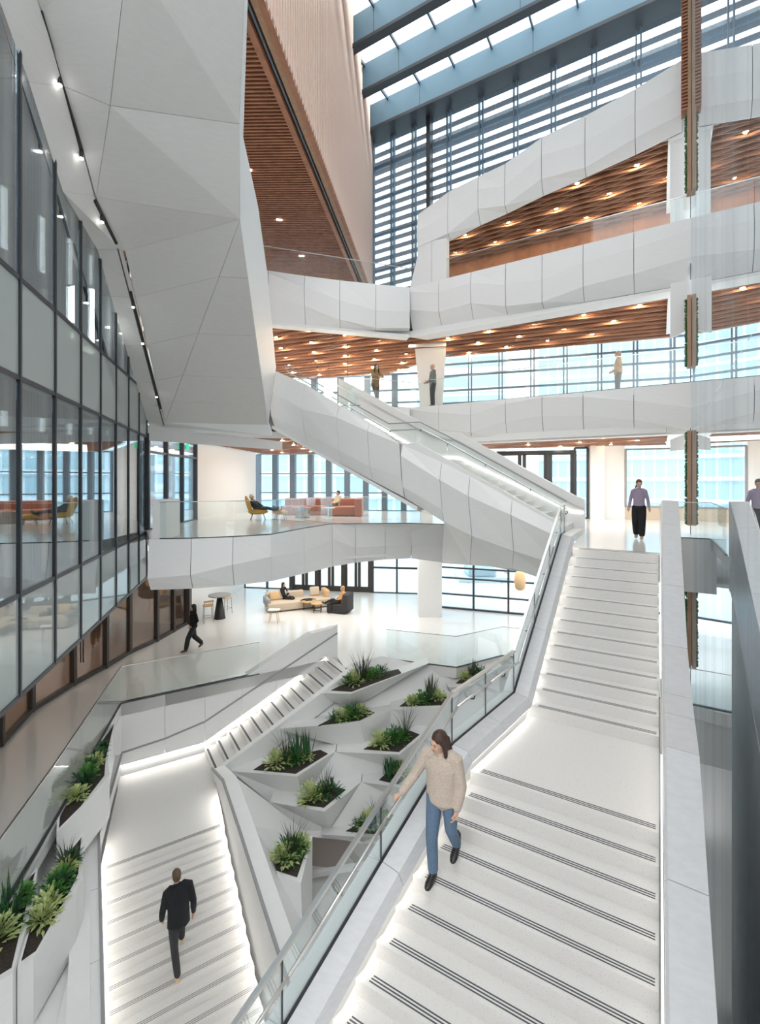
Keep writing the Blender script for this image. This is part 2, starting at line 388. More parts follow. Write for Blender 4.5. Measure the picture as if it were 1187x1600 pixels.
sk = structure('ceiling_skylight')
# deep perimeter box beam
MB().prism([LU(-4, .3, ZR), LU(20, .3, ZR), LU(20, -1.0, ZR), LU(-4, -1.0, ZR)], (0, 0, .12)).build('perimeter_soffit', 'steel', sk)
MB().bar(LU(-4, -1.05, ZR-.04), LU(20, -1.05, ZR-.04), .12, .16).build('perimeter_edge', 'steel', sk)
def beam(o, name='beam'):
    b = MB().prism([LU(-4, o, ZR), LU(20, o, ZR), LU(20, o, ZR+1.3), LU(-4, o, ZR+1.3)], V3((SU, CU, 0))*.1).build(name, 'bluesteel', sk)
    if name == 'beam': MB().prism([LU(-4, o-.12, ZR-.02), LU(20, o-.12, ZR-.02), LU(20, o+.25, ZR-.02), LU(-4, o+.25, ZR-.02)], (0, 0, -.14)).build('flange', 'steel', sk)
beam(-1.05, 'perimeter_web')
offs = [-1.1-2.2*k for k in range(1, 11)]
for o in offs: beam(o)
ext = [-1.05]+offs
for i in range(len(ext)-1):
    for k in range(13):
        t = -4+k*1.86
        MB().bar(LU(t, ext[i], ZR+1.2), LU(t, ext[i+1], ZR+1.2), .08, .16).build('purlin', 'frame', sk)
        MB().prism([LU(t+.05, ext[i], ZR+1.25), LU(t+1.81, ext[i], ZR+1.25), LU(t+1.81, ext[i+1], ZR+1.25), LU(t+.05, ext[i+1], ZR+1.25)], (0, 0, .02)).build('pane', 'glass', sk)
        if k % 3 == 1: MB().prism([LU(t, ext[i]-.012, ZR), LU(t+.012, ext[i]-.012, ZR), LU(t+.012, ext[i]-.012, ZR+1.25), LU(t, ext[i]-.012, ZR+1.25)], V3((SU, CU, 0))*.012).build('web_joint', 'steel', sk)

# ================================================================== BALCONY FASCIAS
def vpt(x, y, v=17.05):      # pixel ray meets the plane v = const
    return ppl(x, y, V3((SU, CU, 0)), UV(0, v))
def vcols(xs, tops, bots, creases, v=17.05, bulge=.09):
    cols = []
    for x, t, b, c in zip(xs, tops, bots, creases):
        P = vpt(x, t, v); Q = vpt(x, b, v); R = lerp(P, Q, c)-V3((SU, CU, 0))*bulge
        R2 = lerp(P, Q, min(.97, c+.42))-V3((SU, CU, 0))*bulge*.5
        cols.append([P, R, R2, Q-V3((SU, CU, 0))*-.25])
    return cols
def I(x, xs, ys):
    for i in range(len(xs)-1):
        if x <= xs[i+1] or i == len(xs)-2:
            return ys[i]+(ys[i+1]-ys[i])*(x-xs[i])/(xs[i+1]-xs[i])
xsC = [640, 686, 736, 790, 847, 911, 990, 1083]
fascia('trim_1', vcols(xsC, [I(x, [640, 1085], [637, 597]) for x in xsC], [I(x, [640, 1085], [698, 671]) for x in xsC], [.05, .2, .32, .12, .05, .12, .3, .55]))
xsD = [640, 686, 736, 790, 847, 911, 990, 1083]
fascia('trim_2', vcols(xsD, [I(x, [640, 1085], [449, 339]) for x in xsD], [I(x, [640, 1085], [515, 438]) for x in xsD], [.12, .3, .25, .45, .5, .35, .3, .2]))
# left wings
def wing(name, data, bulge=.12):
    cols = []
    for x, t, b, c, d in data:
        P = px(x, t, d); Q = px(x, b, d); R = lerp(P, Q, c)+V3((0, -bulge, 0)); R2 = lerp(P, Q, min(.97, c+.4))+V3((0, -bulge*.4, 0)); cols.append([P, R, R2, Q+V3((0, .2, 0))])
    return fascia(name, cols)
wing('trim_3', [(340, 410, 482, .1, 16.6), (420, 423, 500, .08, 17.3), (476, 431, 505, .25, 17.7), (531, 438, 511, .45, 18.1), (587, 444, 515, .6, 18.5), (640, 449, 515, .6, 19.0)])
wing('trim_4', [(487, 635, 693, .2, 18.5), (531, 634, 694, .3, 18.45), (587, 634, 695, .35, 18.5), (640, 637, 698, .2, 18.95)])
# diagonal top band (parapet of the upper flight) + its side cheek
xsE = [652, 700, 747, 789, 846, 914, 992, 1066]
topE = [336, 300, 276, 256, 215, 181, 139, 93]; botE = [391, 371, 347, 328, 300, 270, 234, 197]
fascia('trim_5', vcols(xsE, topE, botE, [.5, .5, .3, .5, .35, .5, .4, .4], bulge=.07))
fascia('trim_6', [[vpt(652, 336), vpt(652, 400), vpt(640, 449)], [vpt(674, 376), vpt(674, 420), vpt(674, 446)], [vpt(697, 372), vpt(697, 400), vpt(697, 441)]])
w6 = structure('wall_reveal')
MB().prism([vpt(697, 371), vpt(697, 436), vpt(697, 436)+V3((SU, CU, 0))*.3, vpt(697, 371)+V3((SU, CU, 0))*.3], (-.05, 0, 0)).build('reveal', 'white', w6)
# right-hand white end walls between balconies and mirror glass (levels 2 to 5)
for nm, y0, y1 in (('wall_right', 95, 345), ('wall_right.001', 440, 598), ('wall_right.002', 672, 700)):
    P = [vpt(1047, y0+14), vpt(1083, y0), vpt(1083, y1), vpt(1047, y1+4)]
    tag(MB().prism([p+V3((SU, CU, 0))*.3 for p in P] if nm != 'wall_right.001' else [vpt(1047, 443), vpt(1083, 436), vpt(1083, 512), vpt(1047, 528)], V3((SU, CU, 0))*.1).build(nm, 'white'), kind='structure')
# soffit trims under the balconies (white returns around the timber)
for nm, z, pts in (('trim_7', 7.52, [UV(.93, 17.1), UV(-8.7, 17.1), UV(-8.3, 17.75), UV(.25, 17.75), UV(.25, 22), UV(.93, 22)]),
                   ('trim_8', 3.08, [UV(.93, 17.3), UV(-8.7, 17.3), UV(-8.3, 17.7), UV(.25, 17.7), UV(.25, 22), UV(.93, 22)]),
                   ('trim_9', 12.3, [UV(.93, 17.3), UV(.25, 17.3), UV(.25, 22), UV(.93, 22)])):
    tag(MB().prism([V3((p.x, p.y, z)) for p in pts], (0, 0, .1)).build(nm, 'paint'), kind='structure')
tag(MB().prism([V3((1.2, 19.05, 7.5)), V3((-4.1, 17.5, 7.5)), V3((-9, 16.4, 7.5)), V3((-9, 16.8, 7.5)), V3((-4.6, 17.8, 7.5)), V3((1.1, 19.5, 7.5))], (0, 0, .1)).build('trim_10', 'paint'), kind='structure')
# timber fins with planting where each balcony meets the reflective glass
for i, (zz0, zz1, lab) in enumerate(((10.2, 12.6, 'oak edge post with moss panel at the highest balcony, by the reflective glass'), (5.0, 7.1, 'oak edge post with moss panel at the third level, by the reflective glass'), (.3, 3.1, 'oak edge post with moss panel beside the top landing'), (-3.9, -1.5, 'oak edge post with moss panel at the lobby level'))):
    c = UV(.78, 16.7); r = empty('timber_post', (c.x, c.y, zz0)); tag(r, lab, 'post')
    o = MB().box(UV(.77, 16.7, (zz0+zz1)/2), .10, .42, zz1-zz0, AU).build('fin', 'woodfin'); setp(o, r)
    mb = MB()
    for k in range(140):
        mb.ell(UV(.70, 16.7+random.uniform(-.2, .2), random.uniform(zz0+.05, zz1-.05)), random.uniform(.02, .06), .03, .04, nu=5, nv=3)
    o = mb.build('moss_panel', 'green_d', kind='stuff'); setp(o, r)
c = UV(.75, 16.8); r = empty('timber_screen', (c.x, c.y, 12.8)); tag(r, 'tall slatted timber screen hanging at the upper right glass edge', 'screen')
setp(MB().box(UV(.78, 16.8, 15.9), .08, .4, 6.5, AU).build('spine', 'woodfin'), r)
mb = MB()
for k in range(62): mb.box(UV(.66, 16.8, 12.7+k*.104), .15, .4, .05, AU)
setp(mb.build('slat', 'wood', kind='stuff'), r)

# ================================================================== MIRROR GLASS WALL (right)
mw = structure('wall_glass_right'); UM = .83
vs = [0.5+1.18*k for k in range(15)]
for i in range(len(vs)-1):
    a, b = vs[i], min(vs[i+1], 17.08)
    if b <= a: break
    for z0, z1 in ((ZG, 3.1), (3.1, 12.3), (12.3, 21.5)):
        MB().prism([UV(UM, a+.006, z0), UV(UM, b-.006, z0), UV(UM, b-.006, z1-.01), UV(UM, a+.006, z1-.01)], V3((CU, -SU, 0))*.02).build('glass_panel', 'mirror', mw)
    MB().box(UV(UM+.01, b, 6), .02, .012, 31, AU).build('joint', 'frame', mw)
MB().box(UV(UM+.03, 17.1, 6), .08, .06, 31, AU).build('edge_frame', 'steel', mw)

# ================================================================== MEZZANINE BAND (level B)
mz = []
for x, t, b, c, d, d2 in [(232, 843, 923, .75, 12.80, 12.6), (299, 842, 921, .7, 12.96, 12.8), (364, 839.5, 916, .55, 13.34, 13.2), (424, 836, 909, .45, 13.92, 13.9), (475, 826, 897, .5, 15.88, 15.7), (519, 819, 886, .35, 17.58, 17.4), (555, 818, 880, .6, 17.9, 17.9), (601, 818, 875, .6, 17.95, 17.95), (642, 818, 873, .6, 17.95, 17.95), (693, 820, 880, .6, 17.4, 17.4)]:
    P = px(x, t, d); Q = px(x, b, d2); mz.append([P, lerp(P, Q, c)+V3((.02, -.12, 0)), Q+V3((0, .1, 0))])
fascia('trim_11', mz, backm='grey')
mb = MB().prism([V3((p[0], p[1], ZB-.3)) for p in edgeB+[(4.77, 14.3), (4.2, 22), (-7, 22)]], (0, 0, -.9))
tag(MB().prism([V3((-6.2, 13.2, -1.35)), V3((-4.2, 13.7, -1.35)), V3((-3.2, 14.4, -1.3)), V3((-2.2, 17.6, -1.35)), V3((1.2, 18.1, -1.25)), V3((2.6, 17.4, -1.3)), V3((4.9, 14.6, -1.3)), V3((9.4, 13.2, -1.35)), V3((22, 8, -1.35)), V3((22, 18, -1.35)), V3((3, 23.2, -1.35)), V3((2.5, 26, -1.35)), V3((-9, 28, -1.35)), V3((-8.3, 19.8, -1.35))], (0, 0, .1)).build('ceiling_lobby', 'paint'), kind='structure')
# under-stair fascia: from stair 2's edge down and back to the lobby soffit
st2 = lambda x: UV(-1.97-I(x, [424, 888], [9.25, 0]), 12.33).y
def s2pt(x, y): return ppl(x, y, V3((SU, CU, 0)), UV(0, 12.33))
cols = []
for x, y0, y1, y2, y3 in [(424, 577, 610, 650, 666), (476, 600, 640, 674, 697), (530, 633, 653, 704, 725), (578, 661, 674, 729, 751), (627.5, 694, 694, 745, 777)]:
    a = s2pt(x, y0); b = s2pt(x, y1); c = s2pt(x, y2); d = s2pt(x, y3); nn = V3((SU, CU, 0))
    cols.append([a, b-nn*.16, c-nn*.02, d+nn*.15])
fascia('trim_12', cols, backm='grey')
nn = V3((SU, CU, 0))
fascia('trim_13', [[s2pt(629, 695), s2pt(629, 712)-nn*.14, s2pt(629, 760)-nn*.02, s2pt(629, 778)+nn*.15], [s2pt(690, 722), s2pt(690, 750)-nn*.14, s2pt(690, 796), s2pt(690, 816)+nn*.15]], backm='white')
cols = []
for x, y0, y1, y2, yb, db in [(690, 722, 750, 816, 880, 17.3), (734, 744, 775, 838, 883, 16.4), (800, 781, 804, 862, 888, 14.8), (868, 818, 836, 884, 912, 13.6)]:
    cols.append([s2pt(x, y0), s2pt(x, y1)-nn*.14, s2pt(x, y2)+nn*.15, px(x, yb, db)])
fascia('trim_22', cols, backm='white')
# white soffit underneath stair 2 (upper part)
sv = [s2pt(420, 664)+V3((SU, CU, 0))*.15, s2pt(648, 792)+V3((SU, CU, 0))*.15]
tag(MB().prism([sv[0], sv[1], sv[1]+V3((SU, CU, 0))*3.2, sv[0]+V3((SU, CU, 0))*3.2], (0, 0, -.12)).build('trim_14', 'paint'), kind='structure')

# ================================================================== STAIRS
def staircase(name, label, fr, v0, z0, n, rise, run, ulf, urf, strips, into, first=0, gapz=.0, th=.34):
    """Steps go down from z0 in the -v direction; each step is a part, its inlay strips a sub-part."""
    for k in range(n):
        zt = z0-rise*(k+first); a = v0-run*k; b = v0-run*(k-1) if k else v0+run
        def e(u, v, z): return fr(u, v, z)
        P = [e(ulf(a), a, zt), e(urf(a), a, zt), e(urf(b), b+.02, zt), e(ulf(b), b+.02, zt)]
        st = MB().prism(P, (0, 0, -th)).build('step', 'step'); st.parent = into
        if strips:
            mb = MB()
            for j in range(3):
                vv = a+.045+j*.032
                ia, ib = ulf(vv)+.12, urf(vv)-.03
                mb.prism([e(ia, vv, zt+.0015), e(ib, vv, zt+.0015), e(ib, vv+.014, zt+.0015), e(ia, vv+.014, zt+.0015)], (0, 0, -.004))
            mb.build('inlay_strip', 'strip' if fr is UV else 'stripg', st)
RISE, RUN = .165, .295
def ul(v):
    return I(v, [0, 6.0, 7.93, 11.76, 14], [-3.52, -2.17, -1.84, -1.74, -1.72])
def ur(v): return .0
MS = empty('main_staircase', tuple(UV(-1, 2.17, ZA))); MS.location = (0, 0, 0)
tag(MS, 'broad pale terrazzo staircase rising on the right to the top landing', 'staircase')
staircase('s', '', UV, 11.76, 0, 14, RISE, RUN, ul, ur, True, MS)
# landing slab
P = [UV(ul(6.0), 6.0, -2.31), UV(0, 6.0, -2.31), UV(0, 7.95, -2.31), UV(ul(7.93), 7.95, -2.31)]
ld = MB().prism(P, (0, 0, -.3)).build('landing', 'step', MS)
mb = MB()
for j in range(3):
    vv = 6.045+j*.032; mb.prism([UV(ul(vv)+.12, vv, -2.3085), UV(-.03, vv, -2.3085), UV(-.03, vv+.014, -2.3085), UV(ul(vv)+.12, vv+.014, -2.3085)], (0, 0, -.004))
mb.build('inlay_strip', 'strip', ld)
staircase('s', '', UV, 6.0-RUN, -2.31, 13, RISE, RUN, ul, ur, True, MS, first=1)
# left stringer
stv = [12.25, 11.76, 9.85, 7.93, 6.0, 4.1, 2.17, 1.2]; capz = [.35, .33, -.82, -1.98, -2.02, -3.09, -4.25, -4.4]
def cz(v): return I(v, stv[::-1], capz[::-1])
vst = [12.25, 11.76, 10.5, 9.2, 7.93, 6.95, 6.0, 4.62, 3.3, 1.2]
def sect(v, out=0):
    z = cz(v); u = ul(v)
    return [UV(u+.03, v, z-.17), UV(u-.03, v, z-.04), UV(u-.24, v, z)]
for i in range(len(vst)-1):
    a, b = vst[i], vst[i+1]; g = .004; a2, b2 = a-g, b+g
    A, B = sect(a2), sect(b2)
    P = A+[UV(ul(a2)-.24, a2, cz(a2)-.2), UV(ul(a2)+.02, a2, cz(a2)-.185)]
    Q = B+[UV(ul(b2)-.24, b2, cz(b2)-.2), UV(ul(b2)+.02, b2, cz(b2)-.185)]
    n = 5
    mesh('curb_panel', P+Q, [list(range(n)), [n+k for k in range(n)][::-1]]+[[k, (k+1) % n, n+(k+1) % n, n+k] for k in range(n)], 'stone', MS)
    # black glazing channel and outer fascia
    MB().prism([UV(ul(a)-.243, a, cz(a)+.004), UV(ul(a)-.275, a, cz(a)+.004), UV(ul(b)-.275, b, cz(b)+.004), UV(ul(b)-.243, b, cz(b)+.004)], (0, 0, -.1)).build('glazing_channel', 'black', MS)
    P = [UV(ul(a2)-.28, a2, cz(a2)), UV(ul(a2)-.44, a2, cz(a2)-.02), UV(ul(a2)-.44, a2, cz(a2)-.62), UV(ul(a2)-.28, a2, cz(a2)-.62)]
    Q = [UV(ul(b2)-.28, b2, cz(b2)), UV(ul(b2)-.44, b2, cz(b2)-.02), UV(ul(b2)-.44, b2, cz(b2)-.62), UV(ul(b2)-.28, b2, cz(b2)-.62)]
    mesh('outer_fascia', P+Q, [[3, 2, 1, 0], [4, 5, 6, 7]]+[[k, (k+1) % 4, 4+(k+1) % 4, 4+k] for k in range(4)], 'white', MS)
def zl(v):
    return I(v, [1.8, 2.17, 6.0, 7.93, 11.76, 12.25], [-4.62, -4.48, -2.31, -2.2, -.03, 0])
for i in range(len(vst)-1):
    a, b = vst[i], vst[i+1]
    MB().prism([UV(ul(a)-.07, a, zl(a)-.35), UV(ul(b)-.07, b, zl(b)-.35), UV(ul(b)-.07, b, cz(b)-.18), UV(ul(a)-.07, a, cz(a)-.18)], UV(-.04, 0)).build('light_recess', 'paint', MS)
    MB().prism([UV(ul(a)-.08, a, zl(a)-.19), UV(ul(b)-.08, b, zl(b)-.19), UV(ul(b)+.02, b, zl(b)-.19), UV(ul(a)+.02, a, zl(a)-.19)], (0, 0, -.1)).build('recess_sill', 'paint', MS)
# led lines on both flanks (tucked under the curb, and at the foot of the right wall)
led = empty('led_line'); tag(led, 'continuous light line along both sides of the main staircase', 'light')
segs = [12.2, 11.76, 7.93, 6.0, 2.3]
for i in range(4):
    a, b = segs[i], segs[i+1]
    MB().prism([UV(ul(a)-.03, a, cz(a)-.205), UV(ul(a)-.03, a, cz(a)-.217), UV(ul(b)-.03, b, cz(b)-.217), UV(ul(b)-.03, b, cz(b)-.205)], UV(.025, 0)).build('strip', 'led', led)
    MB().prism([UV(.022, a, zl(a)+.22), UV(.022, a, zl(a)+.25), UV(.022, b, zl(b)+.25), UV(.022, b, zl(b)+.22)], UV(.01, 0)).build('strip', 'led', led)
# solid underside
MB().prism([UV(ul(11.7)-.25, 11.7, -.35), UV(.0, 11.7, -.35), UV(0, 7.9, -2.6), UV(ul(7.9)-.25, 7.9, -2.6)], (0, 0, -.25)).build('underside', 'white', MS)
MB().prism([UV(ul(7.9)-.25, 7.9, -2.62), UV(.0, 7.9, -2.62), UV(0, 6.0, -2.62), UV(ul(6)-.25, 6.0, -2.62)], (0, 0, -.25)).build('underside', 'white', MS)
MB().prism([UV(ul(6)-.25, 6.0, -2.66), UV(.0, 6.0, -2.66), UV(0, 2.2, -4.86), UV(ul(2.2)-.25, 2.2, -4.86)], (0, 0, -.25)).build('underside', 'white', MS)
# right parapet
rp = structure('wall_right_parapet')
pv = [12.45, 12.2, 11.2, 9.6, 8.4, 7.3, 6.75, 6.0, 4.9, 3.4, 1.2]
def pt(v): return I(v, [1.2, 2.17, 6.0, 7.93, 11.76, 12.3, 12.5], [-3.7, -3.62, -1.33, -1.2, 1.03, 1.2, 1.15])
for i in range(len(pv)-1):
    a, b = pv[i]-.004, pv[i+1]+.004
    P = [UV(.045, a, pt(a)-.03), UV(.07, a, pt(a)), UV(.37, a, pt(a)-.015), UV(.37, a, zl(max(1.9, min(12.2, a)))-.75), UV(.045, a, zl(max(1.9, min(12.2, a)))-.75)]
    Q = [UV(.045, b, pt(b)-.03), UV(.07, b, pt(b)), UV(.37, b, pt(b)-.015), UV(.37, b, zl(max(1.9, min(12.2, b)))-.75), UV(.045, b, zl(max(1.9, min(12.2, b)))-.75)]
    mesh('parapet_panel', P+Q, [[4, 3, 2, 1, 0], [5, 6, 7, 8, 9]]+[[k, (k+1) % 5, 5+(k+1) % 5, 5+k] for k in range(5)], 'stone', rp)
mb = MB()
for i in range(len(pv)-1):
    a, b = pv[i], pv[i+1]
    mb.prism([UV(.055, a, pt(a)-.04), UV(.36, a, pt(a)-.04), UV(.36, b, pt(b)-.04), UV(.055, b, pt(b)-.04)], (0, 0, -.5))
mb.build('core', 'joint', rp)
for i, (a, b) in enumerate(((12.2, 11.76), (11.76, 7.93), (7.93, 6.0), (6.0, 2.0))):
    MB().bar(UV(.025, a, pt(a)-.12), UV(.025, b, pt(b)-.12), .02, .05).build('side_rail', 'chrome', rp)
# glass balustrade with two rails on the left stringer
gb = empty('glass_balustrade', (0, 0, 0)); tag(gb, 'sloping glass balustrade with twin metal rails on the left of the main staircase', 'railing')
gv = [12.2, 11.76, 10.6, 9.3, 7.93, 6.95, 6.0, 4.62, 3.3, 1.9]
for i in range(len(gv)-1):
    a, b = gv[i]-.006, gv[i+1]+.006
    MB().prism([UV(ul(a)-.255, a, cz(a)), UV(ul(b)-.255, b, cz(b)), UV(ul(b)-.255, b, cz(b)+.67), UV(ul(a)-.255, a, cz(a)+.67)], UV(-.012, 0)).build('glass_panel', 'glass', gb)
    a, b = gv[i], gv[i+1]
    MB().bar(UV(ul(a)-.26, a, cz(a)+.69), UV(ul(b)-.26, b, cz(b)+.69), .05, .035).build('top_rail', 'chrome', gb)
    MB().tube([UV(ul(a)-.18, a, cz(a)+.53), UV(ul(b)-.18, b, cz(b)+.53)], .019, 8).build('handrail', 'chrome', gb, smooth=True)
    vm = (a+b)/2 if i else a; c = UV(ul(vm)-.2, vm, cz(vm)+.5)
    MB().tube([UV(ul(vm)-.25, vm, cz(vm)+.44), UV(ul(vm)-.2, vm, cz(vm)+.45), UV(ul(vm)-.18, vm, cz(vm)+.52)], .011, 6).build('bracket', 'steel', gb)
    MB().box(UV(ul(a)-.262, a, cz(a)+.33), .014, .012, .66, AU).build('joint_profile', 'steel', gb)

# --- second staircase: level C down to the landing (runs along U)
S2 = empty('upper_staircase'); tag(S2, 'white staircase climbing left from the top landing to the third level', 'staircase')
U0, Vn, Vf = -1.97, 12.33, 15.5
def s2z(s):    # floor line by horizontal distance s from the foot
    return I(s, [0, 13*RUN, 13*RUN+1.25, 13*RUN+1.25+14*RUN, 12], [RISE, 14*RISE, 14*RISE+.0, 28*RISE, 28*RISE])
for k in range(28):
    s = k*RUN+(1.25-RUN if k >= 14 else 0); ln = RUN+.02 if k != 13 else 1.27
    zt = RISE*(k+1)
    st = MB().prism([UV(U0-s, Vn+.05, zt), UV(U0-s, Vf, zt), UV(U0-s-ln, Vf, zt), UV(U0-s-ln, Vn+.05, zt)], (0, 0, -.3)).build('step', 'step', S2)
scur = [0, .3, 4.1, 5.0, 9.25]
def s2top(s): return I(s, [0, .05, 4.0, 5.1, 9.3], [.47, .5, 2.72, 2.74, 5.08])
for i in range(len(scur)-1):   # far stringer
    a, b = scur[i], scur[i+1]
    zt = lambda s: I(s, [0, .4, 4.3, 5.2, 9.3], [1.05, 1.22, 3.45, 3.5, 5.85])
    zb = lambda s: max(0, s2z(s)-.5)
    MB().prism([UV(U0-a, Vf, zb(a)), UV(U0-b, Vf, zb(b)), UV(U0-b, Vf, zt(b)), UV(U0-a, Vf, zt(a))], V3((SU, CU, 0))*.25).build('far_parapet', 'white', S2)
    MB().prism([UV(U0-a, Vn, s2top(a)-.35), UV(U0-b, Vn, s2top(b)-.35), UV(U0-b, Vn, s2top(b)), UV(U0-a, Vn, s2top(a))], V3((SU, CU, 0))*.12).build('near_curb', 'white', S2)
    MB().bar(UV(U0-a, Vf-.05, zt(a)-.30), UV(U0-b, Vf-.05, zt(b)-.30), .04, .04).build('wall_rail', 'chrome', S2)
    MB().bar(UV(U0-a-.01, Vf-.02, zb(a)+.65), UV(U0-b, Vf-.02, zb(b)+.65), .02, .03).build('light_strip', 'led', S2)
gb2 = empty('glass_balustrade.001'); tag(gb2, 'glass balustrade with dark handrail along the near side of the white upper staircase', 'railing')
ss = [0, .9, 2.1, 3.2, 4.05, 5.1, 6.5, 7.9, 9.3]
for i in range(len(ss)-1):
    a, b = ss[i], ss[i+1]
    MB().prism([UV(U0-a-.006, Vn+.05, s2top(a)), UV(U0-b+.006, Vn+.05, s2top(b)), UV(U0-b+.006, Vn+.05, s2top(b)+.6), UV(U0-a-.006, Vn+.05, s2top(a)+.6)], V3((SU, CU, 0))*.012).build('glass_panel', 'glass', gb2)
    MB().bar(UV(U0-a, Vn+.05, s2top(a)+.62), UV(U0-b, Vn+.05, s2top(b)+.62), .04, .03).build('top_rail', 'grey', gb2)
    MB().tube([UV(U0-a, Vn+.15, s2top(a)+.42), UV(U0-b, Vn+.15, s2top(b)+.42)], .02, 6).build('handrail', 'chrome', gb2)
    MB().tube([UV(U0-b, Vn+.07, s2top(b)+.35), UV(U0-b, Vn+.15, s2top(b)+.42)], .012, 6).build('bracket', 'steel', gb2)

# --- lower left stair (frame PQ)
S3 = empty('lower_staircase'); tag(S3, 'pale staircase at lower left that turns at a landing and runs up to the lobby', 'staircase')
ZL = -6.635; R3, N3 = .155, .30
staircase('s', '', PQ, 11.43-N3, ZL, 15, R3, N3, lambda q: .16, lambda q: 2.72, True, S3, first=1)
ld = MB().prism([PQ(.16, 11.43, ZL), PQ(2.72, 11.43, ZL), PQ(2.95, 13.45, ZL), PQ(2.95, 14.88, ZL), PQ(.72, 14.88, ZL)], (0, 0, -.3)).build('landing', 'step', S3)
mb = MB()
for j in range(3):
    vv = 11.475+j*.032; mb.prism([PQ(.28, vv, ZL+.0015), PQ(2.65, vv, ZL+.0015), PQ(2.65, vv+.014, ZL+.0015), PQ(.28, vv+.014, ZL+.0015)], (0, 0, -.004))
mb.build('inlay_strip', 'strip', ld)
for k in range(13):
    p0 = 2.95+k*.33; zt = ZL+R3*(k+1)
    st = MB().prism([PQ(p0, 13.45, zt), PQ(p0+.35, 13.45, zt), PQ(p0+.35, 14.88, zt), PQ(p0, 14.88, zt)], (0, 0, -.35)).build('step', 'step', S3)
    MB().prism([PQ(p0+.03, 13.6, zt+.002), PQ(p0+.09, 13.6, zt+.002), PQ(p0+.09, 14.75, zt+.002), PQ(p0+.03, 14.75, zt+.002)], (0, 0, -.004)).build('inlay_strip', 'strip', st)
# stringer between flight and planter wall
S0 = PQ(2.95, 13.45, -6.40); S1 = PQ(7.2, 13.45, -4.42)
MB().prism([S0, S1, S1+PQ(.12, -.16), S0+PQ(.0, -.16)], (0, 0, -.6)).build('stringer', 'paint', S3)
led3 = empty('led_line.001'); tag(led3, 'continuous light line along the walls of the lower left staircase', 'light')
def lstrip(a, b, nrm):
    MB().prism([a, b, b+V3((0, 0, .035)), a+V3((0, 0, .035))], nrm).build('strip', 'led', led3)
LIP = .28
def hid(a, b, into):      # strip above the lip, inside the recess (into = offset direction behind the panel face)
    a = a+into+V3((0, 0, LIP-.03)); b = b+into+V3((0, 0, LIP-.03))
    MB().prism([a, b, b+V3((0, 0, .012)), a+V3((0, 0, .012))], into*.4).build('strip', 'led3', led3)
KM = PQ(2.95, 14.90); hid(K1+V3((0, 0, ZL)), KM+V3((0, 0, ZL)), PQ(0, .035)); hid(KM+V3((0, 0, ZL)), V3((K3.x, K3.y, -4.62)), PQ(0, .035))
hid(PQ(.6, 14.86, ZL), PQ(.14, 11.43, ZL), PQ(-.05, 0)); hid(PQ(.14, 11.43, ZL), PQ(.14, 6.4, ZL-2.6), PQ(-.05, 0))
hid(PQ(2.86, 13.4, ZL), PQ(2.75, 11.6, ZL), PQ(.05, 0)); hid(PQ(2.75, 11.6, ZL-.05), PQ(2.75, 6.0, ZL-2.8), PQ(.05, 0))
lstrip(PQ(3.0, 13.52, ZL+.12), PQ(7.2, 13.52, -4.55), PQ(0, -.012))
# stairwell back wall (floor A edge down to flight) with handrail groove
wb = structure('wall_back_stairwell'); n = 6
dq = (K3-K1)/n
def zlow(p):
    return ZL-.1 if p < 2.95 else ZL-.1+(p-2.95)*R3/.33
def pof(P): return P.x*.85+P.y*.527
def zgr(x): return I(x, [-7.3, -5.6, -1.5], [-6.0, -5.85, -3.75])
for i in range(n):
    a, b = K1+dq*i, K1+dq*(i+1); g = dq.normalized()*.005
    A, B = a+g, b-g; nrm = V3((.527, -.85, 0))*.0
    ga, gb_ = zgr(A.x), zgr(B.x)
    topz = lambda P, z: V3((P.x, P.y, min(z, ZA+1.05)))
    za, zb_ = (ga-.03, gb_-.03)
    MB().prism([topz(A, zlow(pof(A))+.1+LIP), topz(B, zlow(pof(B))+.1+LIP), topz(B, zb_), topz(A, za)], PQ(0, .03)).build('panel', 'white', wb)
    if ga < ZA+.9: MB().prism([V3((A.x, A.y, ga+.02)), V3((B.x, B.y, gb_+.02)), V3((B.x, B.y, max(ZA, gb_+.3))), V3((A.x, A.y, max(ZA, ga+.3)))], PQ(0, .03)).build('panel', 'white', wb)
    MB().bar(V3((A.x, A.y, ga)), V3((B.x, B.y, gb_)), .03, .05).build('rail_groove', 'grey', wb)
MB().prism([K1+V3((0, 0, ZL-.1)), K3+V3((0, 0, ZL-.1)), K3+V3((0, 0, ZA)), K1+V3((0, 0, ZA))], PQ(0, .08)).build('backing', 'paint', wb).location = PQ(0, .09)
# end pier of that wall
MB().prism([V3((-2.1, 16.2, ZA+.3)), K3+V3((0, 0, ZA-.3)), K3+V3((0, 0, ZA+1.08)), V3((-2.35, 16.05, ZA+1.0)), V3((-4.2, 14.9, ZA+.05)), V3((-3.6, 15.3, ZA-.2))], PQ(-.05, .25)).build('end_pier', 'white', wb)

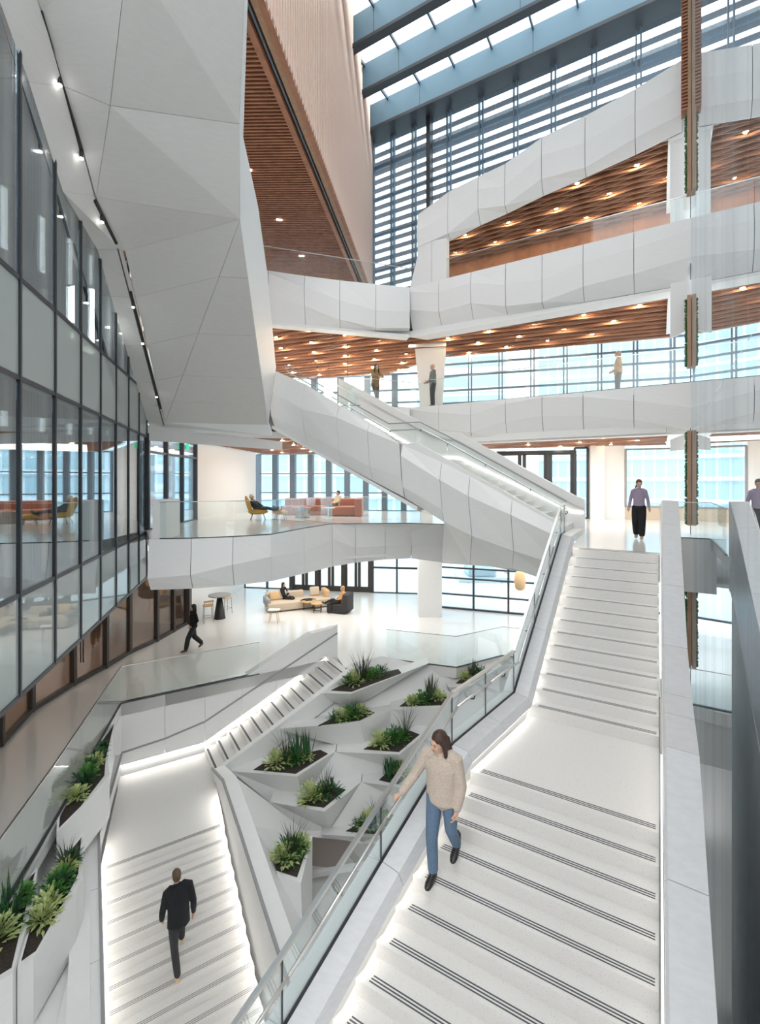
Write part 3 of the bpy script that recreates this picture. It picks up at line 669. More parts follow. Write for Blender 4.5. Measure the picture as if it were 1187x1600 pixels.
# left wall of lower stair, level top
wl = structure('wall_left_stair'); q = [11.43, 9.9, 8.4, 6.9, 5.6]
GL = [PQ(.6, 14.86, -6.0)]+[PQ(.0, k, -5.8) for k in q]
for i in range(len(GL)-1):
    a, b = GL[i], GL[i+1]; g = (b-a).normalized()*.005; dn = V3((0, 0, -3.0))
    zz = lambda P: ZL+LIP-(0 if P.dot(PQ(0, 1)) > 11.4 else (11.43-P.dot(PQ(0, 1)))*R3/N3)
    MB().prism([a+g, b-g, V3((b.x, b.y, min(b.z-.05, zz(b)))), V3((a.x, a.y, min(a.z-.05, zz(a))))], PQ(.14, 0)).build('panel', 'white', wl)
    MB().prism([a+dn, b+dn, b+V3((0, 0, -.1)), a+V3((0, 0, -.1))], PQ(.05, 0)).build('recess', 'paint', wl)
    MB().bar(a+PQ(.15, 0)+V3((0, 0, .0)), b+PQ(.15, 0)+V3((0, 0, .0)), .05, .05).build('rail_groove', 'grey', wl)
    MB().prism([a+V3((0, 0, .03)), b+V3((0, 0, .03)), b+PQ(-.28, 0)+V3((0, 0, .06)), a+PQ(-.28, 0)+V3((0, 0, .06))], (0, 0, -.5)).build('coping', 'white', wl)
# right wall of lower stair
wq = structure('wall_right_stair')
GR = [PQ(2.86, 13.4, -6.35), PQ(2.75, 11.7, -5.72), PQ(2.75, 10.2, -6.0), PQ(2.75, 8.6, -6.37), PQ(2.75, 7.0, -6.7), PQ(2.75, 5.2, -7.05)]
for i in range(len(GR)-1):
    a, b = GR[i], GR[i+1]; g = (b-a).normalized()*.005
    MB().prism([a+g, b-g, V3((b.x, b.y, min(b.z-.05, zz(b)))), V3((a.x, a.y, min(a.z-.05, zz(a))))], PQ(.12, 0)).build('panel', 'white', wq)
    MB().prism([V3((a.x, a.y, a.z-.05)), V3((b.x, b.y, b.z-.05)), V3((b.x, b.y, -9)), V3((a.x, a.y, -9 if i else -7))], PQ(.04, 0)).build('recess', 'paint', wq).location = PQ(.09, 0)
    MB().bar(a+PQ(.0, 0)+V3((0, 0, .02)), b+V3((0, 0, .02)), .05, .06).build('rail_groove', 'grey', wq)
    MB().prism([a+PQ(.03, 0), b+PQ(.03, 0), b+PQ(.32, 0)+V3((0, 0, .02)), a+PQ(.32, 0)+V3((0, 0, .02))], (0, 0, -.3)).build('coping', 'white', wq)

# ================================================================== PLANTER WALL
pC = px(487, 1305, 12.3); pn = (S1-S0).cross(pC-S0).normalized()
def onS(x, y): return ppl(x, y, pn, S0)
pw = structure('wall_planter')
ctr = [onS(346, 1212), onS(547, 1030), onS(600, 1018), onS(713, 1044), onS(784, 1026), onS(800, 1300), onS(600, 1318), onS(487, 1306)]
ctr = [p+pn*.42 for p in ctr]
mesh('sloping_face', ctr+[p+V3((0, .25, -.1)) for p in ctr], [list(range(8)), list(range(8, 16))[::-1]]+[[k, (k+1) % 8, 8+(k+1) % 8, 8+k] for k in range(8)], 'white', pw)
A_ = GR[1]+PQ(.3, 0); D_ = GR[5]+PQ(.3, 0)
fv = [onS(348, 1214), A_, GR[2]+PQ(.3, 0), GR[4]+PQ(.3, 0), D_, px(487, 1640, 8.6), px(487, 1420, 10.6), onS(487, 1306)]
mesh('side_facet', fv+[V3((v.x, v.y, v.z-.2)) for v in fv], [[0, 1, 7], [1, 2, 7], [2, 6, 7], [2, 3, 6], [3, 5, 6], [3, 4, 5], [8, 15, 9], [9, 15, 10], [10, 15, 14], [10, 14, 11], [11, 14, 13], [11, 13, 12]]+[[k, (k+1) % 8, 8+(k+1) % 8, 8+k] for k in range(8)], 'white', pw)
# zig-zag folds between the planters
for tri in ([(523, 1174), (475, 1248), (564, 1222), (600, 1200)], [(564, 1222), (515, 1297), (640, 1290), (650, 1240)]):
    P = [onS(*t)+pn*.38 for t in tri]; apex = onS(*tri[0])
    mesh('fold', [apex]+P[1:], [[0, 1, 2], [0, 2, 3], [0, 3, 1], [1, 3, 2]], 'white', pw)
PLANTED = []
def planter(label, front, bots, soil, bpairs):
    assert pn.y > 0
    """front: rim chain in pixels (first point lies on the sloping wall, which fixes the rim's height)."""
    Fp = [onS(*p) for p in front]; Bp = [onS(*b)+pn*.42 for b in bots]
    za = (Fp[0].z+Fp[-1].z)/2; cam0 = V3((0, 0, EYE))
    for q in range(1, len(Fp)-1):
        k = min(.965, max(.90, (EYE-za)/(EYE-Fp[q].z))); Fp[q] = cam0+(Fp[q]-cam0)*k
    z0 = Fp[1].z; rn = (Fp[1]-Fp[0]).cross(Fp[-1]-Fp[0]).normalized()
    root = empty('planter', tuple((Fp[1].x, Fp[1].y, z0))); tag(root, label, 'planter')
    def back(P):  # run back inside the rim's own plane until inside the wall
        dv = V3((0, 1, -rn.y/rn.z)); t = (S0-P).dot(pn)/dv.dot(pn); return P+dv*(max(t, 0)+.75)
    top = Fp+[back(Fp[-1]), back(Fp[len(Fp)//2]), back(Fp[0])]
    nF = len(Fp); vsx = top+Bp; o = len(top)
    fs = [list(range(len(top)))]+[[f if f < 100 else o+f-100 for f in face] for face in bpairs]
    setp(mesh('body', vsx, fs, 'white'), root)
    sp = [ppl(x, y, rn, Fp[0]) for x, y in soil]
    setp(MB().prism([p+V3((0, -.004, .014)) for p in sp], (0, 0, -.03)).build('soil', 'soil'), root)
    PLANTED.append((label, sp, z0))
    return root
B0 = 100
planter('uppermost long white planter at the top of the planted wall', [(497, 1083), (548, 1084), (670, 1036)], [(549, 1104)], [(517, 1079), (549, 1081), (627, 1052), (622, 1046), (556, 1060)], [[0, B0, 1], [1, B0, 2]])
planter('long white planter tucked second from the top on its left side', [(430, 1139), (562, 1129), (611, 1109)], [(575, 1172), (612, 1140)], [(497, 1134), (562, 1126), (585, 1114), (570, 1108), (520, 1122)], [[0, B0, 1], [1, B0, B0+1, 2]])
planter('white planter with dark spiky plants beside the stair rail, upper right of the planted wall', [(611, 1109), (692, 1106), (718, 1082)], [(612, 1140), (700, 1150)], [(624, 1104), (690, 1102), (708, 1088), (640, 1092)], [[0, B0, B0+1, 1], [1, B0+1, 2]])
planter('large white planter nearest the lower landing at the left edge', [(361, 1205), (464, 1213), (524, 1174)], [(422, 1252), (475, 1248)], [(396, 1203), (462, 1209), (512, 1178), (500, 1172), (410, 1194)], [[0, B0, B0+1, 1], [1, B0+1, 2]])
planter('white planter with a folded point in the middle of the planted wall', [(422, 1253), (507, 1268), (564, 1222)], [(470, 1296), (515, 1296)], [(464, 1256), (506, 1262), (540, 1234), (522, 1230), (474, 1248)], [[0, B0, B0+1, 1], [1, B0+1, 2]])
planter('white planter to the left of the head of the woman in the beige sweater', [(525, 1175), (624, 1179), (672, 1140)], [(575, 1222), (632, 1200)], [(568, 1171), (623, 1175), (655, 1148), (640, 1142), (585, 1160)], [[0, B0, B0+1, 1], [1, B0+1, 2]])
planter('short white planter beside the stair rail, right of the wall middle', [(565, 1222), (625, 1230), (660, 1204)], [(610, 1262), (632, 1250)], [(592, 1219), (622, 1226), (645, 1206), (604, 1208)], [[0, B0, B0+1, 1], [1, B0+1, 2]])
planter('lowest wide white planter above the dark recess', [(500, 1304), (590, 1309), (650, 1285)], [(560, 1316), (600, 1318)], [(540, 1299), (592, 1304), (628, 1286), (566, 1284)], [[0, B0, B0+1, 1], [1, B0+1, 2]])
planter('small planter at the far top right of the planted wall, by the glass', [(700, 1074), (736, 1072), (784, 1040)], [(720, 1085), (745, 1085)], [(712, 1068), (736, 1068), (768, 1046), (735, 1048)], [[0, B0, B0+1, 1], [1, B0+1, 2]])
# free-standing box planter
zb5 = px(411, 1357, 9.9).z; rim = [pz(x, y, zb5) for x, y in ((411, 1357), (470, 1380), (488, 1306), (462, 1312))]
r = empty('planter', tuple(rim[0])); tag(r, 'tall tapering white box planter standing lowest, left of the dark recess', 'planter')
low = [px(440, 1620, 8.9), px(478, 1620, 8.7), px(487, 1420, 10.4), px(450, 1420, 10.6)]
for v in low: v.z = min(v.z, -8.6)
setp(mesh('body', rim+low, [[0, 1, 2, 3], [4, 7, 6, 5], [0, 4, 5, 1], [1, 5, 6, 2], [2, 6, 7, 3], [3, 7, 4, 0]], 'white'), r)
sp = [pz(x, y, zb5) for x, y in ((421, 1357), (464, 1371), (483, 1315), (464, 1318))]
setp(MB().prism([p+V3((0, 0, .012)) for p in sp], (0, 0, -.03)).build('soil', 'soil'), r)
PLANTED.append(('box', sp, zb5))
# recess under the planter wall
tag(MB().prism([px(480, 1300, 13.2), px(700, 1300, 12.6), px(700, 1370, 12.6), px(480, 1370, 13.2)], (0, .1, 0)).build('wall_recess', 'beige'), kind='structure')
tag(MB().bar(px(486, 1366, 12.7), px(640, 1340, 12.0), .12, .12).build('trim_15', 'paint'), kind='structure')

# left bank with three planters
lb = structure('wall_left_bank')
E = [pz(187, 1104, ZA), pz(88, 1281, ZA), pz(28, 1389, ZA), V3((-5.0, 3.5, ZA))]
gl = [p+PQ(-.28, 0)+V3((0, 0, .0)) for p in GL]
def tri(ps, nm='facet'):
    return mesh(nm, ps+[p+V3((-.02, .03, -.12)) for p in ps], [list(range(len(ps))), [len(ps)+k for k in range(len(ps))][::-1]]+[[k, (k+1) % len(ps), len(ps)+(k+1) % len(ps), len(ps)+k] for k in range(len(ps))], 'white', lb)
m1 = px(80, 1318, 8.9); m2 = px(30, 1505, 7.3); m3 = px(130, 1490, 7.4); m4 = px(0, 1600, 6.2)
tri([E[0], E[1], m1]); tri([E[0], m1, gl[0]]); tri([gl[0], m1, gl[1]]); tri([m1, px(128, 1330, 9.3), gl[1]])
tri([E[1], E[2], m1]); tri([E[2], m2, m1]); tri([E[2], E[3], m2]); tri([m2, E[3], m4])
tri([m1, m2, px(128, 1340, 9.2)]); tri([px(128, 1340, 9.2), m2, m3]); tri([m3, m2, px(80, 1640, 6.14)]); tri([m2, m4, px(80, 1640, 6.14)])
tri([px(128, 1340, 9.2), m3, gl[2]]); tri([gl[1], px(128, 1340, 9.2), gl[2]]); tri([m3, gl[3], gl[2]]); tri([m3, px(80, 1640, 6.14), gl[3]]); tri([px(80, 1640, 6.14), gl[4], gl[3]]); tri([m3, px(120, 1560, 6.75), px(80, 1640, 6.14)])
def lplanter(label, soil, z, wall=.10):
    sp = [pz(x, y, z) for x, y in soil]; c = sum(sp, V3())/len(sp)
    root = empty('planter', tuple(c)); tag(root, label, 'planter')
    rim = [p+(p-c).normalized()*wall for p in sp]; n = len(sp)
    vs_ = rim+[p+V3((0, 0, .0)) for p in sp]+[p+V3((0, 0, -.9)) for p in rim]
    setp(mesh('body', vs_, [[k, (k+1) % n, n+(k+1) % n, n+k] for k in range(n)]+[[k, (k+1) % n, 2*n+(k+1) % n, 2*n+k] for k in range(n)]+[[2*n+k for k in range(n)]], 'white'), root)
    setp(MB().prism([p+V3((0, 0, -.03)) for p in sp], (0, 0, -.04)).build('soil', 'soil'), root)
    PLANTED.append((label, sp, z-.03))
lplanter('narrow white planter along the glass edge at far left, beside the landing', [(178, 1131), (165, 1185), (163, 1212), (126, 1260), (92, 1294), (94, 1270), (128, 1202)], -4.66)
lplanter('white planter below the glass edge, left of the walking man', [(127, 1308), (122, 1366), (108, 1394), (56, 1486), (33, 1502), (58, 1412), (98, 1345)], -4.95)
lplanter('white planter cut by the left edge of the picture', [(55, 1362), (38, 1428), (18, 1512), (-60, 1560), (-60, 1480), (20, 1400)], -4.85)

# ================================================================== BALUSTRADES
balustrade('glass_balustrade.002', 'glass balustrade edging the lobby floor above the lower left stair', [V3((x, y, ZA)) for x, y in [(-5.0, 3.5), (-5.47, 6.73), (-5.9, 8.4), (-7.24, 13.06), (-3.9, 15.1)]], 1.03)
balustrade('glass_balustrade.003', 'glass balustrade behind the top planter at the lobby floor edge', [V3((x, y, ZA)) for x, y in [(.22, 16.4), (2.55, 15.62), (4.36, 16.7), (6.6, 15.9)]], 1.03, step=1.2)
balustrade('glass_balustrade.004', 'glass balustrade in front of the orange sofa on the mezzanine', [V3((x, y+.02, ZB)) for x, y in [(-6.1, 12.93), (-5.24, 13.06), (-4.2, 13.44), (-3.27, 14.04), (-2.6, 15.98), (-1.8, 17.68), (1.14, 17.93), (2.4, 17.4)]], 1.02, step=1.6)
balustrade('glass_balustrade.005', 'glass balustrade of the third level balcony behind the standing people', [V3((p.x, p.y, ZC)) for p in [UV(.9, 17.1), UV(-8.75, 17.1)]]+[V3((-.3, 18.5, ZC)), V3((-1.6, 18.6, ZC))], 1.05, step=2.1)
balustrade('glass_balustrade.006', 'glass balustrade of the highest balcony under the timber soffit', [V3((p.x, p.y, ZD)) for p in [UV(.9, 17.1), UV(-8.75, 17.1)]]+[V3((-4.1, 17.4, ZD)), V3((-8, 16.3, ZD))], 1.1, step=1.7)
c1, c2 = UV(.4, 15.7), UV(.93, 15.7)
balustrade('glass_balustrade.007', 'short glass guard beside the top landing, right of the parapet', [UV(.42, 12.4, 0), UV(.42, 15.7, 0), UV(.92, 15.7, 0)], 1.0)
balustrade('glass_balustrade.008', 'glass guard on the lobby floor edge at far right, seen past the stair parapet', [UV(-.4, 15.6, ZA), UV(.92, 15.6, ZA)], 1.0)
for nm, z0, z1 in (('trim_16', .0, -1.5), ('trim_17', ZA, ZA-1.6)):
    tag(MB().prism([UV(.3 if z0 == 0 else -2, 15.68, z0), UV(.94, 15.68, z0), UV(.94, 15.68, z1), UV(.3 if z0 == 0 else -2, 15.68, z1)], UV(0, .05)).build(nm, 'soffit'), kind='structure')

# ================================================================== BIG FACETED SOFFIT (top left)
def cwY(x):  # depth of curtain wall at pixel x
    return 3.318/(-(x-CX)/F-.2842)
def cw(x, y): return px(x, y, cwY(x))
w = [cw(-60, -130), cw(0, 5), cw(45, 128), cw(98, 299), cw(152, 390), cw(230, 660)]
tk = [px(30, -80, 6.3), px(64, 15, 6.9), px(104, 137, 7.7), px(146, 306, 9.1), px(188, 390, 10.4), px(258, 664, 15.5)]
Apt = px(375, 343, 9.9); Bp_ = px(150, 308, 9.15); Cp = px(195, 392, 10.45); Gp = px(258, 660, 15.45); Ep = px(419, 664, 15.9)
p0 = px(200, -80, 6.4); p1 = px(172, 165, 7.9); rt0 = px(384, -60, 7.0); rt1 = px(374, 194, 8.6)
sf = structure('ceiling_faceted')
def facet(ps, mt='soffit', off=(0, .05, .12), nm='facet', shrink=.006):
    c = sum(ps, V3())/len(ps); qs = [p+(c-p).normalized()*shrink for p in ps]; n = len(qs)
    return mesh(nm, qs+[p+V3(off) for p in qs], [list(range(n)), [n+k for k in range(n)][::-1]]+[[k, (k+1) % n, n+(k+1) % n, n+k] for k in range(n)], mt, sf)
facet([w[0], w[1], w[2], tk[2], tk[1], tk[0]]); facet([w[2], w[3], tk[3], tk[2]]); facet([w[3], w[4], tk[4], tk[3]])
def seg(a, b, t): return lerp(a, b, t)
js = [0, .2, .45, .68, .85, 1]
for i in range(5): facet([seg(w[4], w[5], js[i]), seg(w[4], w[5], js[i+1]), seg(tk[4], tk[5], js[i+1]), seg(tk[4], tk[5], js[i])])
facet([tk[0], tk[1], tk[2], p1, p0]); facet([tk[2], Bp_, p1], shrink=.004)
facet([p0, p1, rt1, rt0]); facet([p1, Bp_, Apt, rt1]); 
facet([Bp_, tk[4], Cp], shrink=.0)
mAB = seg(Cp, Apt, .0)
facet([Bp_, Apt, Cp]); 
for i in range(5):
    t0, t1 = js[i], js[i+1]
    a0, a1 = seg(Cp, Gp, t0), seg(Cp, Gp, t1); b0, b1 = seg(Apt, Gp, t0), seg(Apt, Gp, t1); e0, e1 = seg(Apt, Ep, t0), seg(Apt, Ep, t1)
    facet([a0, a1, b1, b0] if i < 4 else [a0, a1, b0]); facet([b0, b1, e1, e0] if i > 0 else [b0, b1, e1])
# rim below, white
facet([w[5], Gp, Ep, Ep+V3((.1, .15, -.35)), Gp+V3((0, .2, -.30)), w[5]+V3((0, .2, -.12))], 'paint')
# dark track with spots
def track(a, b, spots):
    a, b = V3(a), V3(b)
    MB().bar(a+V3((0, -.01, -.03)), b+V3((0, -.01, -.03)), .05, .05).build('light_track', 'black', sf)
    for t in spots:
        c = lerp(a, b, t)+V3((0, 0, -.08))
        MB().lathe(c+V3((0, 0, -.04)), [(.03, -.05), (.035, .05)], 10).build('spotlight', 'black', sf)
        MB().ell(c+V3((0, -.0, -.11)), .035, .035, .02, nu=8, nv=5).build('lamp_lens', 'wlamp', sf)
track(tk[1]+(tk[1]-tk[2])*.0, lerp(tk[2], tk[3], .55), [.4, .97]); track(lerp(tk[3], tk[4], .05), lerp(tk[3], tk[4], .85), [.3])
track(lerp(tk[4], tk[5], .17), lerp(tk[4], tk[5], .86), [.06, .33, .82])
groove = MB()
for i in range(5): groove.bar(tk[i]+V3((-.05, 0, -.005)), tk[i+1]+V3((-.05, 0, -.005)), .03, .02)
groove.build('groove', 'joint', sf)
# the bright side cheek
ck = [px(384, -60, 7.0), px(374, 194, 8.6), Apt, lerp(Apt, Ep, .5), Ep]
ck2 = [px(389, -60, 7.6), px(380, 215, 10.0), px(403, 322, 12.0), px(418, 430, 14.4), px(431, 574, 16.3)]
ws = structure('wall_cheek')
for i in range(4):
    a, b, c, d = ck[i], ck[i+1], ck2[i+1], ck2[i]
    mesh('panel', [a, b, c, d, a+V3((-.1, .1, .1)), b+V3((-.1, .1, .1)), c+V3((-.1, .1, .1)), d+V3((-.1, .1, .1))], [[0, 1, 2], [0, 2, 3], [4, 6, 5], [4, 7, 6], [0, 1, 5, 4], [2, 3, 7, 6], [1, 2, 6, 5], [0, 3, 7, 4]], 'white', ws)

# ================================================================== CURTAIN WALL (left)
cwr = structure('wall_curtain_left')
def CW(Y, z, off=0): return V3((-5.1-.2842*(Y-6.27)-.96*off, Y-.27*off, z))   # off > 0 = behind glass
AW = math.atan2(.9619, -.2734)
Ys = [.55+1.25*k for k in range(13)]; Ys[-1] = 15.43
bandz = [(-1.56, -.085), (-.085, 3.08), (3.08, 4.53), (4.53, 8.2)]
for i in range(len(Ys)-1):
    a, b = Ys[i], Ys[i+1]
    for j, (z0, z1) in enumerate(bandz):
        if j == 3 and a > 12.9: z1 = 5.6
        mt = 'spandrel' if j in (0, 2) else 'cglass'
        MB().prism([CW(a+.02, z0+.03), CW(b-.02, z0+.03), CW(b-.02, z1-.03), CW(a+.02, z1-.03)], (-.02, 0, 0)).build('spandrel_panel' if j in (0, 2) else 'glass_panel', mt, cwr)
        if j in (1, 3):
            for k in range(5):
                Y = b-.62+k*.115
                MB().prism([CW(Y, z0+.05, .14), CW(Y, z0+.05, .30), CW(Y, z1-.05, .30), CW(Y, z1-.05, .14)], (0, .035, 0)).build('fin', 'steel', cwr)
for Y in Ys: MB().prism([CW(Y-.025, -1.56, -.03), CW(Y+.025, -1.56, -.03), CW(Y+.025, 8, -.03), CW(Y-.025, 8, -.03)], (-.14, 0, 0)).build('mullion', 'steel', cwr)
for z in (-1.56, -.085, 3.08, 4.53): MB().bar(CW(.5, z, .03), CW(15.43, z, .03), .10, .07).build('transom', 'steel', cwr)
# rooms behind it
rm = structure('wall_office_back')
for z0, z1, fz in ((-1.5, 3.15, 0), (3.15, 8.4, 4.6)):
    MB().prism([CW(0, z0, 6), CW(16, z0, 6), CW(16, z1, 6), CW(0, z1, 6)], (-.1, 0, 0)).build('back_wall', 'beige' if fz == 0 else 'paint', rm)
    MB().prism([CW(0, fz-.05, .35), CW(15.6, fz-.05, .35), CW(15.6, fz-.05, 6), CW(0, fz-.05, 6)], (0, 0, -.25)).build('room_floor', 'taupe', rm)
    MB().prism([CW(0, fz+3.1, .3), CW(15.6, fz+3.1, .3), CW(15.6, fz+3.1, 6), CW(0, fz+3.1, 6)], (0, 0, .2)).build('room_ceiling', 'grey', rm)
MB().prism([CW(15.6, -1.5, .2), CW(15.6, -1.5, 6), CW(15.6, 8, 6), CW(15.6, 8, .2)], (0, .1, 0)).build('end_wall', 'paint', rm)
MB().prism([CW(0, -1.58, .05), CW(15.43, -1.58, .05), CW(15.43, -1.58, 4), CW(0, -1.58, 4)], (0, 0, .1)).build('overhang_soffit', 'paint', rm)
for i, (x, y, r_, z) in enumerate(((131, 478, .5, 0), (140, 527, .42, 0))):
    c = px(x, y, cwY(x)+2.2); o = MB().lathe((0, 0, 0), [(r_*.96, -.03), (r_, -.02), (r_, .02), (r_*.96, .03)], 24).build('pendant_ring', 'wlamp')
    o.rotation_euler = (math.pi/2, 0, .5); o.location = c
    tag(o, ['larger round glowing disc pendant behind the upper left glass', 'smaller lower round disc pendant behind the upper left glass'][i], 'lamp')
for i, (x, y) in enumerate(((58, 345), (38, 432), (178, 470), (168, 510))):
    c = px(x, y, cwY(x)+1.5); o = MB().lathe(c, [(.05, -.05), (.06, .0)], 10).build('ceiling_spot', 'wlamp')
    tag(o, ['ceiling spot highest behind the upper left glass', 'ceiling spot at far left behind the upper glass', 'upper ceiling spot beside the disc pendants', 'lower ceiling spot beside the disc pendants'][i], 'lamp')

# storefront at lobby level
sfp = [(-8.9, 7.6), (-8.9, 10.95), (-9.4, 12.6), (-9.35, 14.25), (-9.15, 15.6), (-9.06, 16.9), (-8.7, 18.2), (-8.43, 20.5)]
so = structure('window_storefront')
for i in range(len(sfp)-1):
    a, b = V3((*sfp[i], 0)), V3((*sfp[i+1], 0)); d = b-a; L = d.length; an = math.atan2(d.y, d.x)
    nb = 2 if L > 1.9 else 1
    for k in range(nb):
        c = a+d*((k+.5)/nb)
        MB().box(c+V3((0, 0, (ZA-1.4)/2)), L/nb-.1, .02, -1.4-ZA, an).build('pane', 'sglass', so)
        MB().box(a+d*(k/nb)+V3((0, 0, (ZA-1.4)/2)), .12, .16, -1.4-ZA, an).build('frame_post', 'bronze', so)
        MB().box(c+V3((0, 0, ZA+.06)), L/nb, .12, .12, an).build('base_rail', 'bronze', so)
MB().box((-8.43, 20.5, (ZA-1.4)/2), .25, .25, -1.4-ZA).build('frame_post', 'bronze', so)
for (x, y) in ((126, 1000), (130, 1000)):
    MB().tube([px(x, 985, 14.2), px(x, 1035, 14.2)], .02, 6).build('pull_handle', 'bronze', so)
ri = structure('wall_shop_back')
MB().prism([V3((-15, 2, ZA)), V3((-15, 22, ZA)), V3((-15, 22, -1.5)), V3((-15, 2, -1.5))], (-.1, 0, 0)).build('back_wall', 'beige', ri)
MB().prism([V3((-15, 3, ZA+.02)), V3((-8.8, 3, ZA+.02)), V3((-8.95, 10.95, ZA+.02)), V3((-9.45, 12.6, ZA+.02)), V3((-9.2, 15.6, ZA+.02)), V3((-8.5, 20.5, ZA+.02)), V3((-15, 21, ZA+.02))], (0, 0, -.04)).build('timber_floor', 'taupe', ri)
MB().prism([V3((-15, 20.6, ZA)), V3((-8.4, 20.7, ZA)), V3((-8.4, 20.7, -1.5)), V3((-15, 20.6, -1.5))], (0, .1, 0)).build('cross_wall', 'beige', ri)
tag(MB().prism([V3((-15.1, 2, -1.5)), V3((-6.2, 2, -1.5)), V3((-7.9, 15.4, -1.5)), V3((-7.9, 21, -1.5)), V3((-15.1, 21, -1.5))], (0, 0, -.08)).build('ceiling_shop', 'grey'), kind='structure')

# white walls at the back left, level B and A
for nm, a, b, z0, z1 in (('wall_left', (-7.85, 19.8), (-7.15, 26.9), ZB, 3.3), ('wall_left.001', (-8.43, 20.6), (-8.0, 27.6), ZA, -1.3), ('wall_back', (2.4, 26.0), (2.6, 23.0), ZA, 7.6)):
    a = V3((*a, z0)); b = V3((*b, z0)); tag(MB().prism([a, b, b+V3((0, 0, z1-z0)), a+V3((0, 0, z1-z0))], (-.15, 0, 0)).build(nm, 'paint'), kind='structure')
# dark glazed doors at left of level B
window('door_1', (-7.72, 15.5), (-7.82, 19.8), ZB, 3.2, 3, [2.6], 'steel', 'cglass', .1, .08)
# facades
window('window_1', (-7.2, 27.6), (2.4, 26.0), ZB, 3.25, 9, [1.0, 2.1], 'frame', 'wglass', .3, .06, .3)
window('window_2', (2.9, 22.4), (13.6, 19.2), ZC-.1, 7.7, 8, [5.35, 5.95, 6.65, 7.2], 'frame', 'wglass', .12, .08, dbl=True)
window('window_3', (-8.5, 28.2), (2.4, 26.1), ZC-.1, 7.7, 7, [5.4, 6.1, 6.8], 'frame', 'wglass', .32, .07, .3)
window('window_4', (3.0, 23.15), (7.6, 21.55), ZA+.05, -1.35, 3, [-3.9, -3.1, -2.6, -2.0], 'steel', 'wglass', .09, .07)
window('window_5', (7.6, 21.55), (18, 17.9), ZA+.6, -1.35, 6, [], 'steel', 'wglass', .09, .07)
window('window_6', (10.55, 20.1), (15.0, 18.7), .55, 3.0, 1, [], 'grey', 'wglass', .09, .07)
tag(MB().prism([V3((9.7, 20.35, 0)), V3((17, 18.0, 0)), V3((17, 18.0, .55)), V3((9.7, 20.35, .55))], (0, .15, 0)).build('baseboard_back', 'cream'), kind='structure')
tag(MB().prism([V3((9.1, 20.5, 0)), V3((10.5, 20.05, 0)), V3((10.5, 20.05, 3.2)), V3((9.1, 20.5, 3.2))], (0, .15, 0)).build('wall_back.001', 'paint'), kind='structure')
tag(MB().box((9.35, 20.15, 1.6), .55, .35, 3.2, -.3).build('wall_pier', 'paint'), kind='structure')
# doors: lobby and landing
def doors(name, a, b, z0, h, n, fm='bronze'):
    root = structure(name); a = V3((*a, z0)); b = V3((*b, z0)); d = (b-a)/n; an = math.atan2(d.y, d.x); L = d.length
    for i in range(n):
        c = a+d*(i+.5)
        df = empty('door_leaf'); df.parent = root
        for s in (-1, 1): MB().box(c+d.normalized()*s*(L/2-.10)+V3((0, 0, h/2)), .16, .09, h, an).build('stile', fm, df)
        MB().box(c+V3((0, 0, .15)), L, .09, .3, an).build('bottom_rail', fm, df); MB().box(c+V3((0, 0, h-.07)), L, .09, .14, an).build('top_rail', fm, df)
        MB().box(c+V3((0, 0, h/2)), L-.3, .02, h-.4, an).build('pane', 'wglass', df)
        if i % 2 == 0: MB().box(a+d*i+V3((0, 0, h/2)), .14, .2, h, an).build('door_post', fm, root)
    MB().box(b+V3((0, 0, h/2)), .14, .2, h, an).build('door_post', fm, root)
    MB().bar(a+V3((0, 0, h)), b+V3((0, 0, h)), .2, .12).build('door_head', fm, root)
doors('door_2', (-5.1, 27.1), (-.5, 26.4), ZA, 3.3, 6)
window('window_7', (-8.0, 27.6), (-5.2, 27.15), ZA, -1.3, 2, [-3.0], 'steel', 'wglass', .1, .1)
window('window_8', (-.4, 26.35), (2.3, 26.0), ZA, -1.3, 2, [-3.2], 'steel', 'wglass', .1, .1)
doors('door_3', (5.4, 21.6), (8.6, 20.65), ZB, 2.95, 3, 'steel')
window('window_9', (8.6, 20.65), (9.1, 20.5), ZB, 3.1, 1, [], 'steel', 'wglass', .08, .08)
# columns
tag(MB().prism([V3((1.78, 21.5, ZA)), V3((2.85, 21.5, ZA)), V3((2.85, 22.3, ZA)), V3((1.78, 22.3, ZA))], (0, 0, 3.5)).build('wall_column', 'white'), kind='structure')
tag(mesh('wall_column.001', [px(648, 545, 20.6), px(696, 542, 20.3), px(690, 640, 20.3), px(657, 640, 20.6)]+[p+V3((.1, .6, 0)) for p in (px(648, 545, 20.6), px(696, 542, 20.3), px(690, 640, 20.3), px(657, 640, 20.6))], [[0, 1, 2, 3], [4, 7, 6, 5], [0, 3, 7, 4], [1, 5, 6, 2], [0, 4, 5, 1], [3, 2, 6, 7]], 'white'), kind='structure')
tag(MB().prism([px(638, 543, 20.5), px(697, 541, 20.1), px(697, 541, 23.5)+V3((0, 0, 0)), px(638, 543, 23.5)], (0, 0, .5)).build('trim_18', 'paint'), kind='structure')
# low white box parapet at mezzanine's left end
tag(MB().prism([V3((-6.3, 12.95, 0)), V3((-5.95, 12.98, 0)), V3((-5.95, 13.9, 0)), V3((-6.45, 13.9, 0))], (0, 0, 1.08)).build('trim_19', 'paint'), kind='structure')
